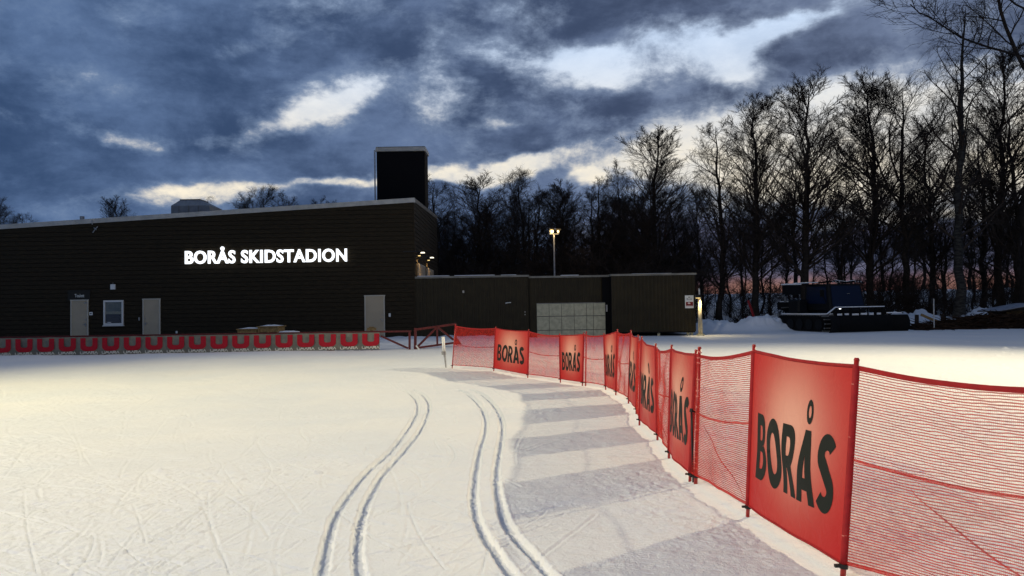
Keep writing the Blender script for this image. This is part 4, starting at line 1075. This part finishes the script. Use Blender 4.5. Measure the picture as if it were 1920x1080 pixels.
def proto(key, kind, seed, H):
    rs = np.random.default_rng(seed)
    P_ = 18; z = np.linspace(-.15, H, P_); wv = np.cumsum(rs.normal(size=(P_, 2)) * H * .0055, 0); wv -= wv[0]
    PP = np.concatenate([wv, z[:, None]], 1)[None]; tt_ = np.linspace(0, 1, P_)
    r0 = H * (.0120 if kind != 'slim' else .0065)
    PR = (r0 * (1 - tt_) ** .8 + .012)[None]; PR[0, 0] *= 1.5; PR[0, 1] *= 1.12
    trunk = tubes(PP, PR, 8)
    if kind == 'fan':        # dense upright crown, long straight rising limbs
        L1 = branch(rs, PP, PR, 62, .20, .97, (.50, .85), lambda t, r: H * (.07 + .30 * np.clip(1 - t, 0, 1) ** .70) * r.uniform(.7, 1.1, t.shape), 8, .045, .035, .40, .018)
        L2 = branch(rs, L1[0], L1[1], 8, .15, .97, (.35, .70), lambda t, r: np.broadcast_to(L1[2][:, None], t.shape) * (.50 - .28 * t) * r.uniform(.6, 1.2, t.shape), 5, .06, .05, .55, .011)
        L3 = branch(rs, L2[0], L2[1], 5, .12, .97, (.35, .75), lambda t, r: (np.broadcast_to(L2[2][:, None], t.shape) * .44 + .05) * r.uniform(.6, 1.2, t.shape), 3, .07, .07, .65, .0085)
        L4 = branch(rs, L3[0], L3[1], 5, .2, .97, (.3, .7), lambda t, r: (np.broadcast_to(L3[2][:, None], t.shape) * .6 + .06) * r.uniform(.6, 1.3, t.shape), 2, .06, .08, .8, .0062)
    elif kind == 'oval':     # thinner crown, wider angles
        L1 = branch(rs, PP, PR, 44, .16, .96, (.6, 1.1), lambda t, r: H * (.04 + .27 * np.clip(1 - t, 0, 1) ** .55) * r.uniform(.6, 1.1, t.shape), 8, .08, .07, .42, .018)
        L2 = branch(rs, L1[0], L1[1], 8, .2, .98, (.5, 1.1), lambda t, r: np.broadcast_to(L1[2][:, None], t.shape) * (.50 - .28 * t) * r.uniform(.6, 1.2, t.shape), 5, .06, .09, .55, .011)
        L3 = branch(rs, L2[0], L2[1], 5, .15, .98, (.5, 1.0), lambda t, r: (np.broadcast_to(L2[2][:, None], t.shape) * .42 + .06) * r.uniform(.6, 1.2, t.shape), 3, .05, .10, .7, .0085)
        L4 = branch(rs, L3[0], L3[1], 4, .2, .97, (.4, 1.0), lambda t, r: (np.broadcast_to(L3[2][:, None], t.shape) * .6 + .06) * r.uniform(.6, 1.3, t.shape), 2, .04, .12, .8, .0062)
    elif kind == 'spread':   # few heavy limbs
        L1 = branch(rs, PP, PR, 13, .34, .93, (.55, .95), lambda t, r: H * (.12 + .42 * np.clip(1 - t, 0, 1) ** .6) * r.uniform(.75, 1.1, t.shape), 11, .08, .09, .62, .03)
        L2 = branch(rs, L1[0], L1[1], 13, .22, .98, (.5, 1.0), lambda t, r: np.broadcast_to(L1[2][:, None], t.shape) * (.48 - .28 * t) * r.uniform(.6, 1.2, t.shape), 7, .06, .10, .55, .013)
        L3 = branch(rs, L2[0], L2[1], 8, .15, .98, (.5, 1.0), lambda t, r: (np.broadcast_to(L2[2][:, None], t.shape) * .34 + .14) * r.uniform(.6, 1.2, t.shape), 4, .05, .11, .6, .0090)
        L4 = branch(rs, L3[0], L3[1], 5, .2, .97, (.4, 1.0), lambda t, r: .42 * r.uniform(.5, 1.3, t.shape), 3, .05, .12, .8, .0065)
    elif kind == 'birch':    # rising limbs, hanging twigs
        L1 = branch(rs, PP, PR, 34, .24, .97, (.55, .95), lambda t, r: H * (.05 + .25 * np.clip(1 - t, 0, 1) ** .7) * r.uniform(.6, 1.15, t.shape), 9, .05, .07, .42, .018)
        L2 = branch(rs, L1[0], L1[1], 8, .25, .99, (.5, 1.0), lambda t, r: np.broadcast_to(L1[2][:, None], t.shape) * (.36 - .16 * t) * r.uniform(.6, 1.2, t.shape), 6, -.08, .10, .5, .011)
        L3 = branch(rs, L2[0], L2[1], 5, .3, .99, (.5, 1.1), lambda t, r: .75 * r.uniform(.5, 1.3, t.shape), 5, -.45, .08, .6, .008)
        L4 = branch(rs, L3[0], L3[1], 2, .3, .9, (.3, .8), lambda t, r: .45 * r.uniform(.5, 1.3, t.shape), 3, -.4, .08, .8, .006)
    else:                    # slim sapling with scrappy twigs
        L1 = branch(rs, PP, PR, 30, .12, .98, (.5, 1.1), lambda t, r: H * (.04 + .13 * np.clip(1 - t, 0, 1) ** .6) * r.uniform(.5, 1.2, t.shape), 6, .10, .10, .5, .012)
        L2 = branch(rs, L1[0], L1[1], 7, .15, .98, (.4, 1.0), lambda t, r: np.broadcast_to(L1[2][:, None], t.shape) * (.55 - .3 * t) * r.uniform(.6, 1.2, t.shape), 4, .08, .12, .7, .009)
        L3 = branch(rs, L2[0], L2[1], 5, .15, .98, (.4, 1.0), lambda t, r: .32 * r.uniform(.5, 1.3, t.shape), 3, .06, .14, .8, .007)
        L4 = None
    parts = [tubes(L1[0], L1[1], 5), tubes(L2[0], L2[1], 4), tubes(L3[0], L3[1], 3)]
    if L4 is not None: parts.append(tubes(L4[0], L4[1], 3))
    PROTO[key] = (np_mesh('trunk', *trunk, smooth=True), np_mesh('crown', *merge(parts)), H)
WK = 1.32
PROTO_SPEC = [('fan1', 'fan', 1, 16), ('fan2', 'fan', 2, 16), ('fan3', 'fan', 12, 15), ('oval1', 'oval', 3, 16), ('oval2', 'oval', 4, 15), ('oval3', 'oval', 14, 15),
              ('spread1', 'spread', 5, 18), ('spread2', 'spread', 6, 17), ('birch1', 'birch', 7, 20), ('slim1', 'slim', 8, 9), ('slim2', 'slim', 9, 9), ('slim3', 'slim', 10, 8)]
for s_ in PROTO_SPEC: proto(*s_)
# a broad bush of stems
def bush_proto(key, seed, H, stems=16):
    rs = np.random.default_rng(seed); base = rs.normal(size=(stems, 2)) * .5; n_ = 7
    d = np.concatenate([rs.normal(size=(stems, 2)) * .28, np.ones((stems, 1))], 1); PPs = [np.concatenate([base, np.full((stems, 1), -.1)], 1)]
    for k in range(n_ - 1):
        d = d + rs.normal(size=d.shape) * .08; d /= np.linalg.norm(d, axis=1, keepdims=True); PPs.append(PPs[-1] + d * H * rs.uniform(.7, 1.1, (stems, 1)) / (n_ - 1))
    PP = np.stack(PPs, 1); PR = np.linspace(.028, .008, n_)[None].repeat(stems, 0)
    L2 = branch(rs, PP, PR, 12, .1, .98, (.4, 1.1), lambda t, r: H * .26 * r.uniform(.4, 1.2, t.shape), 4, .08, .14, .6, .009)
    L3 = branch(rs, L2[0], L2[1], 6, .15, .98, (.4, 1.1), lambda t, r: .42 * r.uniform(.4, 1.3, t.shape), 3, .06, .16, .8, .0095)
    PROTO[key] = (np_mesh('stems', *tubes(PP, PR, 4)), np_mesh('twigs', *merge([tubes(L2[0], L2[1], 3), tubes(L3[0], L3[1], 3)])), H)
bush_proto('bush1', 31, 4.0); bush_proto('bush2', 32, 3.4); bush_proto('bush3', 33, 4.6, 22)
tr_rng = random.Random(11)
def put_tree(key, x, y, H, lab, group=None, name='bare_tree', cat='tree', wide=1.0, rz=None, bark=None):
    tm, cm_, h0 = PROTO[key]; s_ = H / h0
    z = gz(x, y)
    o = bpy.data.objects.new(name, None); COL.objects.link(o); o.location = (x, y, z - .05); o['label'] = lab; o['category'] = cat
    if group: o['group'] = group
    o.rotation_euler = (0, 0, tr_rng.uniform(0, 6.28) if rz is None else rz); o.scale = (s_ * wide * WK, s_ * wide * WK, s_)
    isb = key.startswith('bush')
    for nm, me, mt in (('stems' if isb else 'trunk', tm, bark or M_bark), ('twigs' if isb else 'crown', cm_, M_twig)):
        if not me.materials: me.materials.append(None)
        c_ = bpy.data.objects.new(nm, me); COL.objects.link(c_); c_.parent = o
        c_.material_slots[0].link = 'OBJECT'; c_.material_slots[0].material = mt
    return o
def tree_px(key, px, ytop, Y, lab, **kw):
    x = at(px, 560, Y).x; z = gz(x, Y); H = at(px, ytop, Y).z - z
    return put_tree(key, x, Y, H, lab, **kw)
NAMED = [
 ('oval1', 1348, 238, 54, 'slender bare tree directly right of the annexe end, oval crown', dict(wide=.95)),
 ('fan1', 1420, 193, 52, 'thick-trunked bare tree with tall dense crown, left of the biggest fan-shaped one', dict(wide=1.0)),
 ('fan2', 1505, 173, 51, 'bare tree with heavy black trunk and wide fan-shaped crown behind the groomer', dict(wide=1.18)),
 ('slim1', 1573, 330, 53, 'thin young bare tree rising behind the groomer cab', {}),
 ('fan3', 1640, 158, 53, 'tall bare tree just right of the groomer cab with fine upright twigs', dict(wide=1.0)),
 ('spread1', 1700, 165, 52, 'forked bare tree with heavy crooked limbs between fine-twigged tree and birch', dict(wide=.95)),
 ('birch1', 1795, 32, 47, 'very tall birch with drooping twigs and patchy pale trunk at right', dict(wide=.95)),
 ('spread2', 1915, -80, 49, 'huge bare tree cut off by the right edge of the picture', dict(wide=1.2)),
 ('oval3', 1850, 250, 56, 'middle-height bare tree between the birch and the right picture edge', {}),
 ('fan1', 1748, 235, 56, 'bare tree half hidden between the forked tree and the birch', {}),
 ('fan2', 1868, 110, 54, 'tall dense bare tree just right of the birch', {}),
 ('oval1', 1905, 190, 52, 'fine-twigged bare tree close to the right picture edge, lower than the huge one', {}),
 ('fan3', 1236, 255, 58, 'pointed bare tree, tallest of those standing directly behind the annexe', dict(wide=1.15)),
 ('oval2', 1165, 308, 62, 'thin ragged bare tree just left of the pointed tree behind the annexe', dict(wide=.6)),
 ('oval1', 1120, 338, 60, 'leaning bare tree right of the street lamp', dict(wide=1.1)),
 ('fan1', 1062, 352, 61, 'round-topped bare tree directly behind the street lamp', dict(wide=1.15)),
 ('spread1', 985, 340, 62, 'open forked bare tree left of the street lamp', dict(wide=1.1)),
 ('fan2', 892, 345, 60, 'round rosette-crowned bare tree a little right of the hall side wall', dict(wide=1.35)),
 ('oval3', 822, 342, 60, 'broad bare tree peeking out beside the black roof tower', dict(wide=1.2)),
]
for key, px, yt, Y, lab, kw in NAMED:
    if key == 'birch1': kw = dict(kw, bark=M_birch, name='birch_tree')
    tree_px(key, px, yt, Y, lab, **kw)
keys = ['fan1', 'fan2', 'fan3', 'oval1', 'oval2', 'oval3', 'spread1', 'spread2']
GB = 'bare trees of the wood behind the annexe'; GR = 'bare trees of the wood behind the groomer'; GL = 'treetops showing above the hall roof'
LB = 'dark bare tree in the dense wood behind the annexe'; LR = 'dark bare tree in the dense wood behind the groomer and field'
for k in range(17):
    px = 800 + k * 31 + tr_rng.uniform(-12, 12); tree_px(tr_rng.choice(keys), px, tr_rng.uniform(365, 420), tr_rng.uniform(66, 78), LB, group=GB, wide=tr_rng.uniform(.9, 1.3))
for k in range(22):
    px = 790 + k * 24 + tr_rng.uniform(-9, 9); tree_px(tr_rng.choice(['slim1', 'slim2', 'slim3']), px, tr_rng.uniform(400, 470), tr_rng.uniform(56, 70), 'thin young bare tree at the edge of the wood behind the annexe', group='young trees behind the annexe', wide=1.3)
for k in range(14):
    px = 1330 + k * 46 + tr_rng.uniform(-22, 22); tree_px(tr_rng.choice(keys[:6]), px, tr_rng.uniform(300, 400), tr_rng.uniform(64, 80), LR, group=GR, wide=tr_rng.uniform(.8, 1.1))
for k in range(20):
    px = 1330 + k * 32 + tr_rng.uniform(-14, 14); tree_px(tr_rng.choice(['slim1', 'slim2', 'slim3']), px, tr_rng.uniform(380, 490), tr_rng.uniform(50, 66), 'thin young bare tree at the edge of the wood behind the groomer', group='young trees behind the groomer', wide=1.2)
for k in range(20):
    px = 790 + k * 27 + tr_rng.uniform(-8, 8); tree_px(tr_rng.choice(['bush1', 'bush2', 'bush3']), px, tr_rng.uniform(455, 500), tr_rng.uniform(54, 72), 'dense bare brushwood shrub in the wood behind the annexe', group='shrubs behind the annexe', name='bare_shrub', cat='shrub', wide=1.3)
for k in range(18):
    px = 1640 + k * 19 + tr_rng.uniform(-8, 8); tree_px(tr_rng.choice(['bush1', 'bush2', 'bush3']), px, tr_rng.uniform(500, 560), tr_rng.uniform(49, 64), 'dense bare brushwood shrub in the wood right of the groomer', group='shrubs right of the groomer', name='bare_shrub', cat='shrub', wide=1.25)
for k in range(9):
    px = 1325 + k * 36 + tr_rng.uniform(-8, 8); tree_px(tr_rng.choice(['bush1', 'bush2']), px, tr_rng.uniform(515, 555), tr_rng.uniform(54, 66), 'low bare shrub among the trunks behind the snow bank', group='shrubs behind the snow bank', name='bare_shrub', cat='shrub')
for key, px, yt, lab in (('fan1', 216, 379, 'small rounded bare treetop above the left part of the hall roof'), ('spread2', 4, 396, 'bare treetop at the left picture edge above the hall roof'), ('oval1', 40, 404, 'low bare treetop near the left picture edge'),
                    ('birch1', 405, 375, 'drooping thin treetop just right of the roof ventilator'), ('birch1', 432, 381, 'drooping low treetop between ventilator and denser treetops'), ('oval2', 474, 371, 'bushy treetop left of the widest treetop above the roof'), ('spread1', 502, 365, 'widest treetop above the middle of the hall roof'), ('oval3', 543, 368, 'bushy treetop right of the widest treetop above the roof'), ('oval2', 588, 377, 'low treetop showing just above the roof left of tower'), ('oval1', 618, 381, 'lowest treetop above the roof nearest the black tower')):
    tree_px(key, px, yt, 74, lab, group=GL)

# ---------------------------------------------------------------- snow groomer
GO = Vector((17.48, 41.5, gz(17.48, 41.5))); ga = R(14)
gr = thing('snow_groomer', 'black tracked snow groomer with blue windscreen and wide front blade by the trees', 'snow groomer', GO)
gr.rotation_euler = (0, 0, ga)
def gbuild(mb, name, mat, parent=None, **k):
    mb.v = [v + GO for v in mb.v]; return mb.build(name, mat, parent if parent is not None else gr, **k)
# blade: curved plate
def blade_prof(z): return -3.15 - .22 * (1 - ((z - .45) / .5) ** 2)
mb = MB(); zs = [.02 + .86 * k / 8 for k in range(9)]
for sgn_, x0_, x1_, dy0, dy1 in ((0, -1.6, 1.6, 0, 0), (-1, -2.35, -1.6, -.35, 0), (1, 1.6, 2.35, 0, -.35)):
    vs_ = []
    for z_ in zs:
        y_ = blade_prof(z_); vs_ += [(x0_, y_ + dy0 + .0, z_), (x1_, y_ + dy1, z_), (x1_, y_ + dy1 + .08, z_), (x0_, y_ + dy0 + .08, z_)]
    mb.add(vs_, [(i * 4 + a_, i * 4 + (a_ + 1) % 4, i * 4 + 4 + (a_ + 1) % 4, i * 4 + 4 + a_) for i in range(8) for a_ in range(4)] + [(0, 1, 2, 3), (32, 33, 34, 35)])
blade = gbuild(mb, 'blade', M_gblack)
mb = MB(); mb.bar((-2.3, -3.3, .93), (-1.65, -3.1, 1.27), .05).bar((-1.65, -3.1, 1.27), (1.3, -3.1, 1.27), .05).bar((1.3, -3.1, 1.27), (2.3, -3.3, .95), .05).bar((-2.0, -3.1, 1.08), (1.9, -3.1, 1.08), .04)
for x_ in (-1.6, -1.2, -.75, -.2, .3, .75, 1.2): mb.bar((x_, -3.1, .88), (x_, -3.1, 1.26), .10 if abs(x_) in (.75, 1.2) else .05)
gbuild(mb, 'blade_lattice', M_gblack, blade)
mb = MB()
for a_, b_ in ((-1.65, 1.3),): mb.box(((a_ + b_) / 2, -3.1, 1.315), (b_ - a_, .10, .04))
for a_, b_, z_ in ((-1.55, -1.25, .93), (-1.1, -.85, .94), (-.65, -.25, .92), (-.1, .25, .94), (.4, .65, .92), (.85, 1.1, .94)): mb.box(((a_ + b_) / 2, -3.04, z_), (b_ - a_, .12, .09))
mb.bar((1.4, -3.16, .98), (2.2, -3.3, .97), .05).bar((-2.3, -3.3, .98), (-1.67, -3.12, 1.31), .045)
gbuild(mb, 'blade_snow', M_snowcap, blade)
gbuild(MB().bar((-.5, -3.05, .45), (-.5, -1.9, .5), .14).bar((.5, -3.05, .45), (.5, -1.9, .5), .14), 'push_frame', M_gblack)
# tracks
for s_ in (-1, 1):
    prof = []; 
    for k in range(9): an = R(90 + 180 * k / 8); prof.append((-2.0 + .42 * math.cos(an), .44 + .42 * math.sin(an)))
    for k in range(9): an = R(-90 + 180 * k / 8); prof.append((1.5 + .42 * math.cos(an), .44 + .42 * math.sin(an)))
    mb = MB(); mb.prism(prof, s_ * .75, s_ * 1.75, 0); tk = gbuild(mb, 'track', M_gblack)
    mb = MB(); mc = MB(); L_ = 4.0
    for k in range(16):
        y_ = -2.0 + 3.5 * k / 15; mb.box((s_ * 1.25, y_, .885), (1.12, .05, .06)); mb.box((s_ * 1.25, y_, .0), (1.12, .05, .06))
    for k in range(1, 6):
        an = R(90 + 180 * k / 6); mb.box((s_ * 1.25, -2.0 + .45 * math.cos(an), .44 + .45 * math.sin(an)), (1.12, .06, .06)); mb.box((s_ * 1.25, 1.5 - .45 * math.cos(an), .44 + .45 * math.sin(an)), (1.12, .06, .06))
    gbuild(mb, 'grousers', M_metal, tk)
    mb = MB()
    for k in range(5): mb.tube([(s_ * 1.753, -1.9 + .82 * k, .40), (s_ * 1.79, -1.9 + .82 * k, .40)], .30, 14)
    gbuild(mb, 'track_wheels', M_gdark, tk)
    mc.box((s_ * 1.25, -.25, .95), (1.0, 3.4, .06)); gbuild(mc, 'track_snow', M_snowcap, tk)
gbuild(MB().box((0, .1, .85), (1.85, 4.6, .7)), 'chassis', M_gdark, bevel=.04)
gbuild(MB().box((0, 1.45, 1.4), (2.6, 2.2, .45)), 'engine_deck', M_gblack, bevel=.05)
gbuild(MB().box((0, 1.45, 1.65), (2.3, 2.0, .05)), 'deck_snow', M_snowcap)
# cab
cv = [(-1.15, -2.05, 1.15), (1.15, -2.05, 1.15), (1.25, .15, 1.15), (-1.25, .15, 1.15), (-1.02, -1.75, 2.55), (1.02, -1.75, 2.55), (1.08, .1, 2.6), (-1.08, .1, 2.6)]
mb = MB().add(cv, [(3, 2, 1, 0), (4, 5, 6, 7), (0, 1, 5, 4), (1, 2, 6, 5), (2, 3, 7, 6), (3, 0, 4, 7)]); cab = gbuild(mb, 'cab', M_gdark, bevel=.05)
def onface(p0, p1, p2, p3, u0, u1, v0, v1, off):
    P = [Vector(p) for p in (p0, p1, p2, p3)]; n_ = (P[1] - P[0]).cross(P[3] - P[0]).normalized()
    f = lambda u, v: P[0].lerp(P[1], u).lerp(P[3].lerp(P[2], u), v)
    q = [f(u0, v0), f(u1, v0), f(u1, v1), f(u0, v1)]
    return MB().add([a_ + n_ * off for a_ in q] + [a_ + n_ * (off - .012) for a_ in q], [(0, 1, 2, 3), (7, 6, 5, 4), (0, 4, 5, 1), (1, 5, 6, 2), (2, 6, 7, 3), (3, 7, 4, 0)])
gbuild(onface(cv[0], cv[1], cv[5], cv[4], .07, .93, .14, .93, .016), 'windscreen', M_gglass, cab)
gbuild(onface(cv[3], cv[0], cv[4], cv[7], .1, .9, .25, .9, .016), 'side_window', M_gglass, cab)
gbuild(onface(cv[1], cv[2], cv[6], cv[5], .1, .9, .25, .9, .016), 'side_window', M_gglass, cab)
gbuild(MB().box((.15, -1.80, 2.22), (.34, .02, .06)).box((.22, -1.83, 2.12), (.09, .02, .16)).box((.12, -1.87, 2.0), (.16, .02, .06)), 'cab_papers', pmat('pale_sheet', (.42, .42, .34), .7), cab)
gbuild(MB().bar((-1.5, -1.6, 2.62), (-.7, -1.85, 2.70), .09).bar((-.7, -1.85, 2.70), (0, -1.85, 2.62), .09).bar((0, -1.85, 2.62), (.7, -1.85, 2.70), .09).bar((.7, -1.85, 2.7), (1.2, -1.7, 2.60), .09), 'roof_light_bar', M_gblack, cab)
gbuild(MB().bar((-.7, -1.85, 2.755), (0, -1.85, 2.675), .03).bar((0, -1.85, 2.675), (.6, -1.85, 2.745), .03).box((-1.4, -.4, 2.66), (.8, 1.2, .04)), 'cab_snow', M_snowcap, cab)
for x_ in (-.85, -.68, -.45, .55, .72, .9): gbuild(MB().tube([(x_, -1.91, 2.66), (x_, -1.93, 2.66)], .045, 10), 'work_lamp', M_metal, cab)
gbuild(MB().tube([(-.1, -1.3, 2.62), (-.1, -1.3, 2.78)], [.05, .06], 10), 'beacon', M_galv, cab)
gbuild(MB().tube([(-.62, -2.12, 1.25), (-.62, -2.15, 1.25)], .06, 12), 'headlight', M_headl, cab)
gbuild(MB().tube([(.62, -2.12, 1.25), (.62, -2.15, 1.25)], .06, 12), 'headlight', M_metal, cab)
gbuild(MB().bar((-1.2, -1.9, 1.4), (-1.55, -2.0, 1.95), .03).box((-1.6, -2.0, 2.05), (.2, .08, .38)), 'mirror', M_gblack, cab)
gbuild(MB().b2((-1.9, -.4, 1.0), (-1.3, .6, 1.75)), 'side_locker', M_gdark, bevel=.08)
gbuild(MB().bar((-.9, 2.2, 1.6), (-.9, 2.2, 2.62), .07).bar((-.1, 2.2, 1.6), (-.1, 2.2, 2.62), .07).b2((-.95, 2.0, 2.05), (-.05, 2.5, 2.62)), 'rear_frame', M_gdark)
gbuild(MB().b2((-.98, 1.96, 2.622), (-.02, 2.54, 2.70)), 'frame_snow', M_snowcap)
gbuild(MB().b2((-2.0, 3.1, .25), (2.0, 3.9, .75)).bar((-.6, 2.3, .8), (-.6, 3.2, .6), .12).bar((.6, 2.3, .8), (.6, 3.2, .6), .12), 'tiller', M_gblack, bevel=.03)
gbuild(MB().b2((-1.9, 3.15, .753), (1.9, 3.85, .80)), 'tiller_snow', M_snowcap)
gbuild(MB().bar((-1.9, 3.9, .55), (-2.15, 4.2, 1.75), .16, .10).bar((-1.9, 3.9, .55), (-2.4, 4.0, .75), .09), 'marker_arm', M_gred)
gbuild(MB().bar((-1.9, 1.2, 1.3), (-.6, 1.2, 1.35), .05).bar((-1.3, 1.7, 1.6), (-1.3, 1.7, 1.95), .10), 'exhaust', M_metal)

# ---------------------------------------------------------------- right background things
# thin pole
p = at(1751.5, 621, 39.5); pt = at(1750.5, 560, 39.5)
o = thing('thin_post', 'thin grey steel post standing in snow right of the groomer blade', 'post', (p.x, p.y, gz(p.x, p.y)))
MB().tube([(p.x, p.y, -.1), (pt.x, pt.y, pt.z)], .035, 8).build('shaft', M_galv, o)
MB().box((pt.x - .08, pt.y, pt.z - .12), (.10, .05, .28)).build('box', M_blackp, o)
# wooden barrier with diagonal
YR = 43.0
o = thing('wooden_barrier', 'dark timber barrier with one diagonal board in front of the snow bank', 'barrier', at(1745, 618, YR))
MB().bar(at(1719, 612, YR), at(1719, 590, YR), .16).build('post', M_bark, o); MB().bar(at(1769, 612, YR), at(1769, 588, YR), .2).build('post', M_bark, o)
MB().bar(at(1727, 590, YR), at(1768, 608, YR - .1), .13).build('brace', M_wood, o); MB().bar(at(1705, 611.5, YR - .12), at(1770, 611.5, YR - .12), .10).build('bottom_rail', M_bark, o)
# hut
YH = 42.0
x0, x1, z0, z1 = wall_rect(1887, 582, 1945, 612, YH)
o = thing('small_hut', 'small brown wooden hut with snow dusted slanting roof at right edge', 'hut', ((x0 + x1) / 2, YH, z0))
hb = MB()
nb_ = 10
for k in range(nb_): hb.b2((x0 + (x1 - x0) * k / nb_ + .008, YH, -.1), (x0 + (x1 - x0) * (k + 1) / nb_ - .008, YH + 1.6, z1))
hb.build('walls', M_hutw, o)
pr = [at(1874, 583, YH - .2), at(1950, 570, YH - .2)]
MB().prism([(pr[0].x, pr[0].z - .06), (pr[1].x, pr[1].z - .06), (pr[1].x, pr[1].z), (pr[0].x, pr[0].z)], YH - .3, YH + 1.8).build('roof', M_bark, o)
MB().prism([(pr[0].x + .02, pr[0].z + .003), (pr[1].x, pr[1].z + .003), (pr[1].x, pr[1].z + .06), (pr[0].x + .05, pr[0].z + .04)], YH - .28, YH + 1.78).build('roof_snow', pmat('thin_old_snow', (.30, .34, .42), .7, .4, 5), o)
# brushwood and earth on the ground
rs = np.random.default_rng(77)
def heap(px0, px1, y0, y1, n_, hgt, name, lab, mat):
    xa, xb = at(px0, 600, (y0 + y1) / 2).x, at(px1, 600, (y0 + y1) / 2).x
    cx = rs.uniform(xa, xb, n_); cy = rs.uniform(y0, y1, n_); q = np.sin(np.pi * (cx - xa) / (xb - xa)) ** .6 * np.sin(np.pi * (cy - y0) / (y1 - y0)) ** .7
    cz = terr(cx, cy) + rs.uniform(0, 1, n_) * hgt * q; an = rs.uniform(0, 6.28, n_); L_ = rs.uniform(.2, 1.3, n_); tl = rs.normal(0, .18, n_)
    d = np.stack([np.cos(an) * L_, np.sin(an) * L_, tl * L_], 1)
    b_ = np.stack([cx, cy, cz], 1); P = np.stack([b_, b_ + d * .5 + rs.normal(0, .03, (n_, 3)), b_ + d], 1)
    V, F = tubes(P, rs.uniform(.012, .05, (n_, 1)) * np.array([[1, .8, .4]]), 4)
    o = link(name, np_mesh(name, V, F), mat); tag(o, lab, 'brush pile', kind='stuff'); return o
heap(1775, 1960, 40.0, 43.5, 2600, .75, 'brush_pile', 'dark brown pile of branches and earth under the birch and hut', M_brush)
heap(1700, 1800, 39.6, 42.2, 500, .22, 'ground_twigs', 'scattered twigs and debris around the thin post and barrier', M_brush)
# broken dark ground strip below the wood (old grass and litter between trunks)
heap(1325, 1475, 46.5, 50, 1500, .45, 'dead_grass', 'dark dead grass and litter behind the ploughed snow bank', M_brush)

# ---------------------------------------------------------------- floodlight masts (outside the frame, they light the snow)
for (loc, aim, watts, colr, lab, spot) in FLOODS:
    o = thing('floodlight_mast', lab, 'floodlight', (loc[0], loc[1], 0))
    MB().tube([(loc[0], loc[1], -.3), (loc[0], loc[1], loc[2] + .3)], [.16, .08], 10).build('pole', M_galv, o)
    d = (Vector(aim) - Vector(loc)).normalized(); sd = d.cross(Vector((0, 0, 1))).normalized()
    MB().bar(Vector(loc) - sd * .7 + Vector((0, 0, .2)), Vector(loc) + sd * .7 + Vector((0, 0, .2)), .08).build('crossbar', M_galv, o)
    m_ = d.to_track_quat('-Z', 'Y').to_matrix()
    for s_ in (-.4, .4):
        c_ = Vector(loc) + sd * s_ - d * .02
        h_ = MB().box(c_ - d * .12, (.46, .36, .14), M=m_).build('lamp_head', M_galv, o)
        MB().box(c_ - d * .045, (.40, .30, .01), M=m_).build('lens', M_lampc, h_)
    light('floodlight', 'SPOT', Vector(loc) + d * .35, watts, colr, .42, aim=aim, parent=o, spot=spot * 2, blend=1.0)
